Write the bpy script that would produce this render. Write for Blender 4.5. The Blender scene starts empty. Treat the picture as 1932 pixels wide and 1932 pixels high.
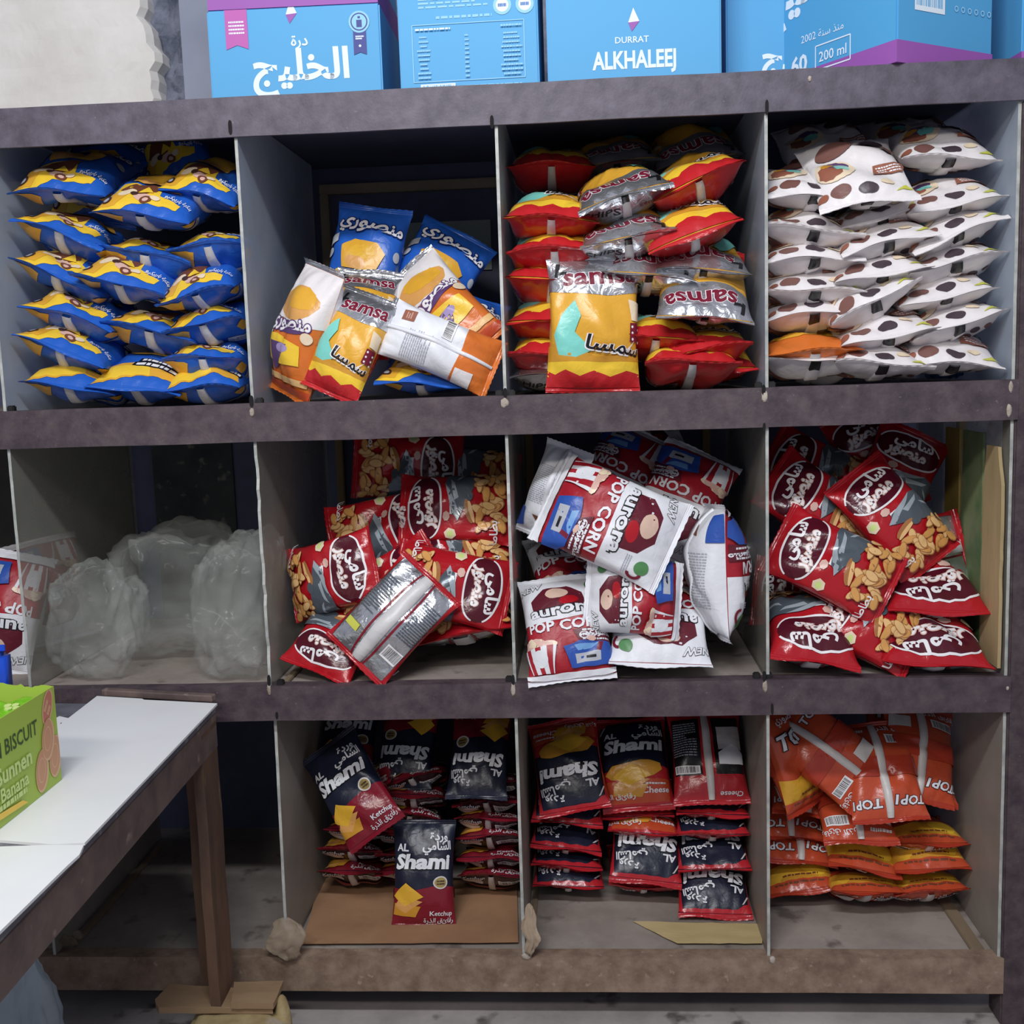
import bpy, bmesh, math, random
import numpy as np
from mathutils import Matrix, Vector, noise as mnoise
PI = math.pi
rad = math.radians
SC = bpy.context.scene
COL = SC.collection

# ------------------------------------------------------------------ camera
F = 2100.0
CAM = np.array([0.0, -2.0, 1.30])
_p, _y, _r = rad(7.41232), rad(-3.78877), rad(-1.90026)
_f = np.array([math.sin(_y) * math.cos(_p), math.cos(_y) * math.cos(_p), -math.sin(_p)])
_rt = np.array([math.cos(_y), -math.sin(_y), 0.0])
_up = np.cross(_rt, _f)
RT = math.cos(_r) * _rt + math.sin(_r) * _up
UP = -math.sin(_r) * _rt + math.cos(_r) * _up

def ray(px, py):
    return _f + (px - 966) / F * RT - (py - 966) / F * UP
def P(px, py, Y):                      # the point of the room at depth Y that the photo shows at (px, py)
    d = ray(px, py)
    return Vector(CAM + d * ((Y - CAM[1]) / d[1]))
def Pz(px, py, z):                     # the same on a horizontal plane
    d = ray(px, py)
    return Vector(CAM + d * ((z - CAM[2]) / d[2]))
def proj(p):
    q = np.array(p) - CAM
    w = q @ _f
    return 966 + F * (q @ RT) / w, 966 - F * (q @ UP) / w

cd = bpy.data.cameras.new('camera')
cam = bpy.data.objects.new('camera', cd)
COL.objects.link(cam)
M = Matrix([[RT[0], UP[0], -_f[0], CAM[0]], [RT[1], UP[1], -_f[1], CAM[1]], [RT[2], UP[2], -_f[2], CAM[2]], [0, 0, 0, 1]])
cam.matrix_world = M
cd.sensor_width = 36
cd.lens = 36 * F / 1932
cd.clip_start = 0.02
SC.camera = cam

# ------------------------------------------------------------------ materials
def lin(c):
    return tuple((x / 255 / 12.92 if x / 255 <= 0.04045 else ((x / 255 + 0.055) / 1.055) ** 2.4) for x in c) + (1.0,)
MATS = {}
def nt(name):
    m = bpy.data.materials.new(name)
    m.use_nodes = True
    t = m.node_tree
    return m, t, t.nodes['Principled BSDF']
def film(name, c, rough=0.3, metal=0.0, bump=0.12, scale=55.0, coat=0.0, spec=0.5):
    """printed packaging film with a fine crinkle"""
    if name in MATS: return MATS[name]
    m, t, b = nt(name)
    b.inputs['Base Color'].default_value = lin(c)
    b.inputs['Roughness'].default_value = rough
    b.inputs['Metallic'].default_value = metal
    b.inputs['Specular IOR Level'].default_value = spec
    b.inputs['Coat Weight'].default_value = coat
    b.inputs['Coat Roughness'].default_value = 0.15
    if bump > 0:
        tc = t.nodes.new('ShaderNodeTexCoord'); n = t.nodes.new('ShaderNodeTexNoise')
        n.inputs['Scale'].default_value = scale; n.inputs['Detail'].default_value = 3; n.inputs['Distortion'].default_value = 0.8
        bp = t.nodes.new('ShaderNodeBump'); bp.inputs['Strength'].default_value = bump; bp.inputs['Distance'].default_value = 0.01
        t.links.new(tc.outputs['Object'], n.inputs['Vector']); t.links.new(n.outputs['Fac'], bp.inputs['Height'])
        t.links.new(bp.outputs['Normal'], b.inputs['Normal'])
    MATS[name] = m
    return m
def rough(name, c1, c2, scale=8.0, r=0.7, bump=0.3, c3=None, sp_scale=60.0, sp=0.62, detail=6.0, stretch=(1, 1, 1), metal=0.0):
    """worn surface: two-tone stains plus optional speckles"""
    if name in MATS: return MATS[name]
    m, t, b = nt(name)
    tc = t.nodes.new('ShaderNodeTexCoord'); mp = t.nodes.new('ShaderNodeMapping')
    mp.inputs['Scale'].default_value = stretch
    t.links.new(tc.outputs['Object'], mp.inputs['Vector'])
    n = t.nodes.new('ShaderNodeTexNoise'); n.inputs['Scale'].default_value = scale; n.inputs['Detail'].default_value = detail
    n.inputs['Roughness'].default_value = 0.65
    t.links.new(mp.outputs['Vector'], n.inputs['Vector'])
    cr = t.nodes.new('ShaderNodeValToRGB'); cr.color_ramp.elements[0].position = 0.36; cr.color_ramp.elements[1].position = 0.66
    cr.color_ramp.elements[0].color = lin(c1); cr.color_ramp.elements[1].color = lin(c2)
    t.links.new(n.outputs['Fac'], cr.inputs['Fac'])
    out = cr.outputs['Color']
    if c3:
        n2 = t.nodes.new('ShaderNodeTexNoise'); n2.inputs['Scale'].default_value = sp_scale; n2.inputs['Detail'].default_value = 4
        t.links.new(mp.outputs['Vector'], n2.inputs['Vector'])
        c = t.nodes.new('ShaderNodeValToRGB'); c.color_ramp.elements[0].position = sp; c.color_ramp.elements[1].position = sp + 0.1
        t.links.new(n2.outputs['Fac'], c.inputs['Fac'])
        mx = t.nodes.new('ShaderNodeMix'); mx.data_type = 'RGBA'
        t.links.new(c.outputs['Color'], mx.inputs['Factor']); t.links.new(out, mx.inputs['A']); mx.inputs['B'].default_value = lin(c3)
        out = mx.outputs['Result']
    t.links.new(out, b.inputs['Base Color'])
    b.inputs['Roughness'].default_value = r
    b.inputs['Metallic'].default_value = metal
    if bump > 0:
        bp = t.nodes.new('ShaderNodeBump'); bp.inputs['Strength'].default_value = bump; bp.inputs['Distance'].default_value = 0.01
        t.links.new(n.outputs['Fac'], bp.inputs['Height']); t.links.new(bp.outputs['Normal'], b.inputs['Normal'])
    MATS[name] = m
    return m
def sheer(name, c, lo, hi, scale=6.0, r=0.35, bump=0.2, transl=0.0):
    """dusty glass or thin plastic: part lets the light straight through"""
    if name in MATS: return MATS[name]
    m, t, b = nt(name)
    b.inputs['Base Color'].default_value = lin(c); b.inputs['Roughness'].default_value = r
    out = t.nodes['Material Output']
    tc = t.nodes.new('ShaderNodeTexCoord'); n = t.nodes.new('ShaderNodeTexNoise'); n.inputs['Scale'].default_value = scale; n.inputs['Detail'].default_value = 6
    t.links.new(tc.outputs['Object'], n.inputs['Vector'])
    mr = t.nodes.new('ShaderNodeMapRange'); mr.inputs['From Min'].default_value = 0.3; mr.inputs['From Max'].default_value = 0.7
    mr.inputs['To Min'].default_value = lo; mr.inputs['To Max'].default_value = hi
    t.links.new(n.outputs['Fac'], mr.inputs['Value'])
    tr = t.nodes.new('ShaderNodeBsdfTransparent'); mx = t.nodes.new('ShaderNodeMixShader')
    t.links.new(mr.outputs['Result'], mx.inputs['Fac'])
    surf = b.outputs['BSDF']
    if transl:
        tl = t.nodes.new('ShaderNodeBsdfTranslucent'); tl.inputs['Color'].default_value = lin(c)
        m2 = t.nodes.new('ShaderNodeMixShader'); m2.inputs['Fac'].default_value = transl
        t.links.new(surf, m2.inputs[1]); t.links.new(tl.outputs['BSDF'], m2.inputs[2]); surf = m2.outputs['Shader']
    t.links.new(tr.outputs['BSDF'], mx.inputs[1]); t.links.new(surf, mx.inputs[2])
    t.links.new(mx.outputs['Shader'], out.inputs['Surface'])
    if bump:
        bp = t.nodes.new('ShaderNodeBump'); bp.inputs['Strength'].default_value = bump; bp.inputs['Distance'].default_value = 0.01
        t.links.new(n.outputs['Fac'], bp.inputs['Height']); t.links.new(bp.outputs['Normal'], b.inputs['Normal'])
    MATS[name] = m
    return m

INK = {  # printing inks on packaging films: (colour, roughness, metallic)
    'blue': ((30, 96, 205), .33, 0), 'navyink': ((22, 40, 110), .33, 0), 'yellow': ((246, 200, 40), .32, 0), 'gold': ((232, 168, 40), .32, 0),
    'cream': ((236, 214, 180), .35, 0), 'pinkish': ((225, 180, 165), .35, 0), 'brown': ((120, 66, 44), .35, 0), 'dkbrown': ((74, 46, 40), .35, 0),
    'grey': ((178, 182, 192), .4, 0), 'seamgrey': ((214, 212, 212), .4, 0), 'white': ((238, 236, 238), .4, 0), 'black': ((22, 22, 26), .35, 0),
    'silver': ((205, 207, 212), .24, .85), 'red': ((205, 32, 38), .26, 0), 'maroon': ((128, 22, 48), .28, 0), 'orange': ((226, 112, 34), .28, 0),
    'dkorange': ((204, 72, 34), .28, 0), 'aqua': ((120, 214, 200), .3, 0), 'purple': ((96, 66, 120), .3, 0), 'lilac': ((170, 150, 205), .32, 0),
    'milk': ((232, 226, 226), .45, 0), 'choc': ((126, 82, 74), .4, 0), 'dkchoc': ((72, 58, 66), .4, 0), 'label': ((158, 92, 70), .4, 0),
    'lime': ((206, 208, 70), .4, 0), 'samred': ((190, 20, 32), .22, 0), 'samdark': ((88, 16, 34), .22, 0), 'steel': ((88, 98, 108), .25, .2),
    'ltsteel': ((170, 182, 190), .25, .2), 'corn': ((226, 160, 80), .3, 0), 'corn2': ((240, 190, 120), .3, 0), 'bun': ((176, 112, 58), .3, 0), 'popred': ((178, 24, 40), .42, 0),
    'popwhite': ((228, 230, 236), .48, 0), 'popmaroon': ((104, 22, 40), .42, 0), 'popblue': ((40, 84, 180), .35, 0), 'ltblue': ((110, 165, 225), .35, 0),
    'skin': ((222, 186, 164), .42, 0), 'leaf': ((78, 140, 80), .4, 0), 'navy': ((26, 32, 54), .36, 0), 'kred': ((140, 24, 42), .22, 0), 'cred': ((196, 32, 42), .24, 0),
    'chip': ((236, 178, 40), .32, 0), 'chip2': ((214, 148, 36), .32, 0), 'badge': ((196, 170, 96), .25, .5), 'darkback': ((54, 30, 36), .26, 0), 'offwhite': ((214, 208, 204), .4, 0),
    't1': ((206, 74, 40), .25, 0), 't1d': ((190, 56, 34), .25, 0), 'boxblue': ((74, 168, 226), .6, 0), 'boxblue2': ((44, 110, 190), .6, 0), 'boxpurple': ((160, 84, 180), .6, 0), 'boxpink': ((196, 90, 180), .6, 0),
    'boxwhite': ((226, 240, 250), .6, 0), 'boxnavy': ((60, 70, 150), .6, 0), 'boxline': ((140, 205, 240), .6, 0), 'kraft': ((176, 140, 104), .7, 0),
    'lgreen': ((166, 196, 62), .5, 0), 'dgreen': ((56, 84, 30), .5, 0), 'pgreen': ((206, 228, 130), .5, 0), 'biscuit': ((208, 148, 106), .5, 0), 'biscuit2': ((226, 178, 132), .5, 0), 'coral': ((206, 120, 96), .5, 0),
}
def ink(k):
    c, r, mt = INK[k]; g = .3 * c[0] + .6 * c[1] + .1 * c[2]; c = tuple(x * .88 + g * .12 for x in c)
    return film('ink_' + k, c, r, mt, bump=0.0 if k.startswith('box') or k in ('kraft', 'lgreen', 'dgreen', 'pgreen', 'biscuit', 'biscuit2', 'coral') else (0.35 if k == 'silver' else 0.16), scale=45)

# ------------------------------------------------------------------ mesh helpers
def mesh_obj(name, verts, faces, mats, parent=None, smooth=False, mi=None):
    me = bpy.data.meshes.new(name)
    me.from_pydata([tuple(v) for v in verts], [], faces)
    for m in (mats if isinstance(mats, (list, tuple)) else [mats]): me.materials.append(m)
    if mi is not None: me.polygons.foreach_set('material_index', mi)
    if smooth: me.polygons.foreach_set('use_smooth', [True] * len(me.polygons))
    me.update()
    o = bpy.data.objects.new(name, me)
    COL.objects.link(o)
    if parent: o.parent = parent
    return o
def bm_obj(name, bm, mats, parent=None, smooth=False):
    me = bpy.data.meshes.new(name)
    bmesh.ops.recalc_face_normals(bm, faces=bm.faces)
    bm.to_mesh(me); bm.free()
    for m in (mats if isinstance(mats, (list, tuple)) else [mats]): me.materials.append(m)
    if smooth: me.polygons.foreach_set('use_smooth', [True] * len(me.polygons))
    o = bpy.data.objects.new(name, me)
    COL.objects.link(o)
    if parent: o.parent = parent
    return o
def box_bm(x0, x1, y0, y1, z0, z1, bev=0.0, bm=None):
    b = bmesh.new()
    r = bmesh.ops.create_cube(b, size=1)
    for v in b.verts:
        v.co = Vector(((x0 + x1) / 2 + v.co.x * (x1 - x0), (y0 + y1) / 2 + v.co.y * (y1 - y0), (z0 + z1) / 2 + v.co.z * (z1 - z0)))
    if bev: bmesh.ops.bevel(b, geom=b.edges[:], offset=bev, segments=2, affect='EDGES')
    if bm is None: return b
    me = bpy.data.meshes.new('tmp'); b.to_mesh(me); b.free(); bm.from_mesh(me); bpy.data.meshes.remove(me)
    return bm
def prism_bm(poly, z0, z1, jit=0.0):
    b = bmesh.new()
    lo = [b.verts.new((p[0], p[1], z0)) for p in poly]; hi = [b.verts.new((p[0], p[1], z1)) for p in poly]
    n = len(poly)
    b.faces.new(lo[::-1]); b.faces.new(hi)
    for i in range(n): b.faces.new((lo[i], lo[(i + 1) % n], hi[(i + 1) % n], hi[i]))
    return b
def tag(o, label=None, cat=None, group=None, kind=None):
    if label: o['label'] = label
    if cat: o['category'] = cat
    if group: o['group'] = group
    if kind: o['kind'] = kind
    return o
def thing(name, label, cat, mat=None, group=None):
    o = bpy.data.objects.new(name, None); COL.objects.link(o); o.empty_display_size = 0.05
    if mat is not None: o.matrix_world = mat
    return tag(o, label, cat, group)

# ------------------------------------------------------------------ lettering
_AR = dict(zip('اةتبجحخدذرزسشصضطظعغفقكلمنهوىي', [0xFE8D, 0xFE93, 0xFE95, 0xFE8F, 0xFE9D, 0xFEA1, 0xFEA5, 0xFEA9, 0xFEAB, 0xFEAD, 0xFEAF, 0xFEB1, 0xFEB5, 0xFEB9, 0xFEBD, 0xFEC1,
      0xFEC5, 0xFEC9, 0xFECD, 0xFED1, 0xFED5, 0xFED9, 0xFEDD, 0xFEE1, 0xFEE5, 0xFEE9, 0xFEED, 0xFEEF, 0xFEF1]))
_R = set('اةدذرزوى')
def arabic(s):
    out = []
    for i, ch in enumerate(s):
        if ch not in _AR: out.append(ch); continue
        pj = i > 0 and s[i - 1] in _AR and s[i - 1] not in _R
        nj = ch not in _R and i + 1 < len(s) and s[i + 1] in _AR
        k = (3 if nj else 1) if pj else (2 if nj else 0)
        out.append(chr(_AR[ch] + k))
    return ''.join(out[::-1])
_TX = {}
def glyphs(s, bold=0.0):
    key = (s, bold)
    if key in _TX: return _TX[key]
    c = bpy.data.curves.new('lettering', 'FONT'); c.body = s; c.size = 1; c.resolution_u = 2; c.offset = bold
    o = bpy.data.objects.new('lettering', c); COL.objects.link(o)
    bpy.context.view_layer.update()
    me = bpy.data.meshes.new_from_object(o.evaluated_get(bpy.context.evaluated_depsgraph_get()))
    v = np.array([x.co[:2] for x in me.vertices]).reshape(-1, 2)
    f = [tuple(p.vertices) for p in me.polygons]
    bpy.data.objects.remove(o); bpy.data.curves.remove(c); bpy.data.meshes.remove(me)
    if len(v):
        v = v - (v.max(0) + v.min(0)) / 2
    _TX[key] = (v, f)
    return _TX[key]

# ------------------------------------------------------------------ printed artwork: shapes laid out flat, later laid on a surface
class Art:
    def __init__(s, base, r): s.base, s.r, s.el, s.fin = base, r, [], None
    def raw(s, v, f, k): s.el.append((np.asarray(v, float).reshape(-1, 2), f, k)); return s
    def poly(s, pts, k): return s.raw(pts, [tuple(range(len(pts)))], k)
    def rect(s, a, b, w, h, k, rot=0.0):
        c, n = math.cos(rad(rot)), math.sin(rad(rot))
        return s.poly([(a + x * c - y * n, b + x * n + y * c) for x, y in ((-w / 2, -h / 2), (w / 2, -h / 2), (w / 2, h / 2), (-w / 2, h / 2))], k)
    def ell(s, a, b, w, h, k, rot=0.0, n=20, wob=0.0, seed=0):
        q = random.Random(seed); c, d = math.cos(rad(rot)), math.sin(rad(rot)); pts = []
        for i in range(n):
            t = 2 * PI * i / n; g = 1 + wob * (q.random() - .5) * 2
            x, y = w / 2 * math.cos(t) * g, h / 2 * math.sin(t) * g
            pts.append((a + x * c - y * d, b + x * d + y * c))
        return s.poly(pts, k)
    def ring(s, a, b, w, h, t, k, a0=0, a1=360, rot=0.0, n=28):
        c, d = math.cos(rad(rot)), math.sin(rad(rot)); o, i_ = [], []
        for i in range(n + 1):
            q = rad(a0 + (a1 - a0) * i / n)
            for lst, g in ((o, 0), (i_, t)):
                x, y = (w / 2 - g) * math.cos(q), (h / 2 - g) * math.sin(q)
                lst.append((a + x * c - y * d, b + x * d + y * c))
        v = o + i_; m = n + 1
        return s.raw(v, [(i, i + 1, m + i + 1, m + i) for i in range(n)], k)
    def text(s, a, b, st, size, k, rot=0.0, bold=0.0, shear=0.0, sx=1.0, ol=None, olw=0.04, arc=0.0):
        for kk, bb in (((ol, bold + olw), (k, bold)) if ol else ((k, bold),)):
            v, f = glyphs(st, bb)
            if not len(v): continue
            v = v * size; v = np.stack([v[:, 0] * sx + v[:, 1] * shear, v[:, 1]], 1)
            if arc: v[:, 1] -= arc * v[:, 0] ** 2
            c, d = math.cos(rad(rot)), math.sin(rad(rot))
            s.raw(np.stack([a + v[:, 0] * c - v[:, 1] * d, b + v[:, 0] * d + v[:, 1] * c], 1), f, kk)
        return s
    def bars(s, a, b, w, h, k='black', bg='white', seed=1, rot=0.0):
        s.rect(a, b, w, h, bg, rot); q = random.Random(seed); x = -w / 2 * .88
        c, d = math.cos(rad(rot)), math.sin(rad(rot)); V, Fc = [], []
        while x < w / 2 * .86:
            t = w * q.choice((.012, .02, .03)); n = len(V)
            for X, Y in ((x, -h * .36), (x + t, -h * .36), (x + t, h * .4), (x, h * .4)): V.append((a + X * c - Y * d, b + X * d + Y * c))
            Fc.append((n, n + 1, n + 2, n + 3)); x += t + w * q.choice((.014, .022, .034))
        return s.raw(V, Fc, k)
    def lines(s, a, b, w, h, n, k, seed=2, t=.45, rot=0.0):
        q = random.Random(seed); V, Fc = [], []; c, d = math.cos(rad(rot)), math.sin(rad(rot))
        for i in range(n):
            y = h / 2 - h * (i + .5) / n; x = -w / 2; end = w / 2 * (1 if q.random() < .75 else q.uniform(.2, .9))
            while x < end:
                L = min(w * q.uniform(.05, .16), end - x); m = len(V); hh = h / n * t / 2
                for X, Y in ((x, y - hh), (x + L, y - hh), (x + L, y + hh), (x, y + hh)): V.append((a + X * c - Y * d, b + X * d + Y * c))
                Fc.append((m, m + 1, m + 2, m + 3)); x += L + w * .025
        return s.raw(V, Fc, k)
    def puffs(s, pts, L, W, seed, ks=('corn', 'corn2', 'bun')):
        q = random.Random(seed)
        for x, y in pts:
            rt = q.uniform(0, 180); s.ell(x, y, L * 1.12, W * 1.2, ks[2], rt, 12); s.ell(x, y + W * .06, L, W, q.choice(ks[:2]), rt, 12)
        return s
    def finish(s, nu, nv):
        """cut every shape along the surface grid so that it can bend with it"""
        if s.fin is not None: return s.fin
        out = []
        for v, f, k in s.el:
            bm = bmesh.new()
            bv = [bm.verts.new((x, y, 0)) for x, y in v]
            for q in f:
                try: bm.faces.new([bv[i] for i in q])
                except ValueError: pass
            if any(len(q) > 4 for q in f): bmesh.ops.triangulate(bm, faces=bm.faces[:])
            for (co, no) in (((.992, 0, 0), (1, 0, 0)), ((-.992, 0, 0), (-1, 0, 0)), ((0, .992 * s.r, 0), (0, 1, 0)), ((0, -.992 * s.r, 0), (0, -1, 0))):
                bmesh.ops.bisect_plane(bm, geom=bm.verts[:] + bm.edges[:] + bm.faces[:], plane_co=co, plane_no=no, clear_outer=True)
            if not bm.faces: bm.free(); continue
            lo = np.array([w.co[:2] for w in bm.verts]).min(0); hi = np.array([w.co[:2] for w in bm.verts]).max(0)
            for ax, n, sc in ((0, nu, 1.0), (1, nv, s.r)):
                for i in range(1, n - 1):
                    q = (-1 + 2 * i / (n - 1)) * sc
                    if lo[ax] < q < hi[ax]:
                        co = (q, 0, 0) if ax == 0 else (0, q, 0)
                        bmesh.ops.bisect_plane(bm, geom=bm.verts[:] + bm.edges[:] + bm.faces[:], plane_co=co, plane_no=(1, 0, 0) if ax == 0 else (0, 1, 0), dist=1e-5)
            bm.verts.index_update(); bm.normal_update()
            V = np.array([w.co[:2] for w in bm.verts]); Fc = []
            for q in bm.faces:
                ids = [w.index for w in q.verts]
                Fc.append(ids if q.normal.z >= 0 else ids[::-1])
            bm.free()
            out.append((V, Fc, k))
        s.fin = out
        return out

# ------------------------------------------------------------------ pillow bags
NU, NV = 23, 31
def bag_surface(W, L, T, seed, pinch=.1, bu=0., bv=0., tw=0., dent=.07, puck=.05):
    q = np.random.RandomState(seed)
    u = np.linspace(-1, 1, NU); v = np.linspace(-1, 1, NV)
    U, V = np.meshgrid(u, v)
    e = np.clip(1 - np.abs(V) ** 2.0, 0, 1) ** .74
    h = T / 2 * e
    hw = W / 2 * (1 - pinch * e * (1 - .25 * V * 0))
    X = hw * ((1 - e) * U + e * np.sin(U * PI / 2)); Y = L / 2 * V * (1 - .03 * np.cos(U * PI / 2) * 0)
    prof = np.clip(np.cos(U * PI / 2), 0, 1) ** .62
    def side():
        z = np.zeros_like(U)
        for _ in range(4):
            kx, ky, ph = q.uniform(.6, 2.6), q.uniform(.6, 2.6), q.uniform(0, 6.3)
            z += np.cos(kx * PI * U + ky * PI * V + ph) * q.uniform(.4, 1)
        d = z * dent * T / 2 * e * prof
        for _ in range(7):                        # soft creases running across the film
            t, o = q.uniform(0, PI), q.uniform(-.9, .9); w_ = q.uniform(.05, .12)
            dist = U * np.cos(t) + V * np.sin(t) - o + .12 * np.sin(3 * (U * np.sin(t) - V * np.cos(t)) + o * 9)
            along = np.exp(-((U * np.sin(t) - V * np.cos(t) - q.uniform(-.6, .6)) / .55) ** 2)
            d += q.choice((-1, -1, .8)) * .045 * T * np.exp(-(dist / w_) ** 2) * along * prof * np.sqrt(e)
        n = q.uniform(4.5, 7.5); ph = q.uniform(0, 6.3); end = np.exp(-(1 - np.abs(V)) / .16) * np.sqrt(np.clip(1 - np.abs(V), 0, 1) * 6)
        return d + np.sin(n * U * PI + ph + V) * puck * T * end * prof
    bend = -bu * (U ** 2) * W / 2 - bv * (V ** 2) * L / 2 + tw * U * V * W / 2
    Zf = h * prof + side() + bend
    Zb = -(h * prof) - side() + bend
    Pf = np.stack([X, Y, Zf], -1)
    Pb = np.stack([X, Y, Zb], -1)[:, ::-1]          # seen from behind, left to right
    for j in (0, -1): Pb[:, j] = Pf[:, -1 - j if j == 0 else 0]
    def nrm(Q):
        n = np.cross(np.gradient(Q, axis=1), np.gradient(Q, axis=0)); l = np.linalg.norm(n, axis=-1, keepdims=True)
        return n / np.maximum(l, 1e-9)
    Nf, Nb = nrm(Pf), nrm(Pb)
    return Pf, Pb, Nf, Nb
def bil(G, a, b):
    x = np.clip((a + 1) / 2 * (NU - 1), 0, NU - 1 - 1e-6); y = np.clip((b + 1) / 2 * (NV - 1), 0, NV - 1 - 1e-6)
    i, j = y.astype(int), x.astype(int); fy, fx = (y - i)[:, None], (x - j)[:, None]
    return G[i, j] * (1 - fy) * (1 - fx) + G[i, j + 1] * (1 - fy) * fx + G[i + 1, j] * fy * (1 - fx) + G[i + 1, j + 1] * fy * fx
def build_mesh(name, V, N, Fc, mi, mats, parent):
    me = bpy.data.meshes.new(name)
    nl = np.array([len(f) for f in Fc]); lv = np.concatenate([np.asarray(f) for f in Fc])
    me.vertices.add(len(V)); me.vertices.foreach_set('co', np.asarray(V, np.float32).ravel())
    me.loops.add(len(lv)); me.loops.foreach_set('vertex_index', lv.astype(np.int32))
    me.polygons.add(len(nl)); me.polygons.foreach_set('loop_start', np.concatenate([[0], np.cumsum(nl)[:-1]]).astype(np.int32))
    me.polygons.foreach_set('loop_total', nl.astype(np.int32))
    for k in mats: me.materials.append(ink(k))
    me.polygons.foreach_set('material_index', np.asarray(mi, np.int32)); me.polygons.foreach_set('use_smooth', np.ones(len(nl), bool))
    me.update(calc_edges=True)
    if N is not None: me.normals_split_custom_set_from_vertices([tuple(n) for n in N])
    o = bpy.data.objects.new(name, me); COL.objects.link(o); o.parent = parent
    return o
GRIDF = [(i * NU + j, i * NU + j + 1, (i + 1) * NU + j + 1, (i + 1) * NU + j) for i in range(NV - 1) for j in range(NU - 1)]
DES = {}
SEED = [100]
def bag(kind, px, py, Y, label, spin=0, tip=0, lean=0, yaw=0, anchor='c', W=None, L=None, T=None, bu=0., bv=0., tw=0., pinch=None, var=None, group=None, dent=None):
    d = DES[kind]
    W, L, T = W or d['W'], L or d['L'], T or d['T']
    SEED[0] += 1; sd = SEED[0]
    Pf, Pb, Nf, Nb = bag_surface(W, L, T, sd, pinch if pinch is not None else d.get('pinch', .1), bu, bv, tw, dent if dent is not None else d.get('dent', .09))
    R3 = (Matrix.Rotation(rad(yaw), 3, 'Z') @ Matrix.Rotation(rad(lean), 3, 'Y') @ Matrix.Rotation(rad(-tip), 3, 'X') @ Matrix.Rotation(PI / 2, 3, 'X') @ Matrix.Rotation(rad(spin), 3, 'Z'))
    C = P(px, py, Y)
    if anchor == 'e':
        ends = [R3 @ Vector((0, s * L / 2, 0)) for s in (-1, 1)]
        near = min(ends, key=lambda w: w.y)
        C = C - near
    # keep it inside its compartment: off the panes, on the shelf
    wv = np.concatenate([Pf.reshape(-1, 3), Pb.reshape(-1, 3)]) @ np.array(R3).T + np.array(C)
    lo, hi = wv.min(0), wv.max(0); col = sum(C.x > x for x in DX); zf = ZF[0 if C.z > 1.19 else 1 if C.z > .66 else 2]
    if 0 < col < 6:
        C.x += max(0, DX[col - 1] + .004 - lo[0]) - max(0, hi[0] - DX[col] + .004)
    C.z += max(0, zf + .001 - lo[2])
    mw = Matrix.Translation(C) @ R3.to_4x4()
    root = thing(d['name'], label, d['cat'], mw, group or d['group'])
    V, N, Fc, mi, mats = [], [], [], [], []
    def slot(k):
        if k not in mats: mats.append(k)
        return mats.index(k)
    nV = 0
    for G, Nn, art in ((Pf, Nf, d['F'] if not var else d[var]), (Pb, Nb, d['B'])):
        V.append(G.reshape(-1, 3)); N.append(Nn.reshape(-1, 3)); s = slot(art.base)
        Fc += [tuple(nV + i for i in f) for f in GRIDF]; mi += [s] * len(GRIDF); nV += NU * NV
        for li, (v2, f2, k) in enumerate(art.finish(NU, NV)):
            a, b = v2[:, 0], v2[:, 1] / art.r
            n = bil(Nn, a, b); n /= np.maximum(np.linalg.norm(n, axis=1, keepdims=True), 1e-9)
            V.append(bil(G, a, b) + n * (.0009 + .00028 * min(li, 6) + .00009 * max(0, li - 6))); N.append(n); s = slot(k)
            Fc += [tuple(nV + i for i in f) for f in f2]; mi += [s] * len(f2); nV += len(v2)
    build_mesh('pouch', np.concatenate(V), np.concatenate(N), Fc, mi, mats, root)
    # crimped seals at both ends
    q = random.Random(sd); s_len = d.get('seal', .011)
    for end, row in ((1, -1), (-1, 0)):
        A = Pf[row]; n1, n2 = NU, 6; bend = q.uniform(-.5, .5); ph = q.uniform(0, 6)
        Vs, Fs = [], []
        for side in (0, 1):
            for i in range(n2):
                t = i / (n2 - 1)
                for j in range(n1):
                    p = A[j]; ridge = .0007 * math.sin(i * PI) + (.0007 if i % 2 else 0)
                    wave = .004 * t * math.sin(2.2 * PI * j / n1 + ph) + bend * s_len * t * t
                    zig = (.0012 if (j % 2 and i == n2 - 1) else 0)
                    Vs.append((p[0], p[1] + end * (s_len * t - zig - .0006), p[2] + wave + (ridge if side == 0 else ridge - .0009)))
        m = n1 * n2
        for side in (0, 1):
            for i in range(n2 - 1):
                for j in range(n1 - 1):
                    f = (side * m + i * n1 + j, side * m + i * n1 + j + 1, side * m + (i + 1) * n1 + j + 1, side * m + (i + 1) * n1 + j)
                    Fs.append(f if (side == 0) == (end == 1) else f[::-1])
        o = mesh_obj('end_seal', Vs, Fs, ink(d['seal_ink'][0 if end == 1 else 1]), root, smooth=False)
    # fin seam down the back
    sw = d.get('seam_w', .05); cols = [(-sw, 0), (-sw * .92, .0009), (0, .0013), (sw * .92, .0009), (sw, 0)]
    vs = np.linspace(-.985, .985, 27); Vs, Fs, Ns = [], [], []
    ld = .0022 + .0001 * (len(d['B'].el) + 1)
    for b in vs:
        for a, off in cols:
            w = bil(Pb, np.array([a]), np.array([b]))[0]; n = bil(Nb, np.array([a]), np.array([b]))[0]
            Vs.append(w + n * (off + (ld if off else 0)))
    for i in range(len(vs) - 1):
        for j in range(4): Fs.append((i * 5 + j, i * 5 + j + 1, (i + 1) * 5 + j + 1, (i + 1) * 5 + j))
    mark = d.get('seam_mark')
    mi = [1 if mark and mark[0] < (vs[i] + vs[i + 1]) / 2 < mark[1] else 0 for i in range(len(vs) - 1) for j in range(4)]
    mesh_obj('back_seam', Vs, Fs, [ink(d['seam_ink']), ink('black')], root, smooth=True, mi=mi)
    return root

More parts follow.
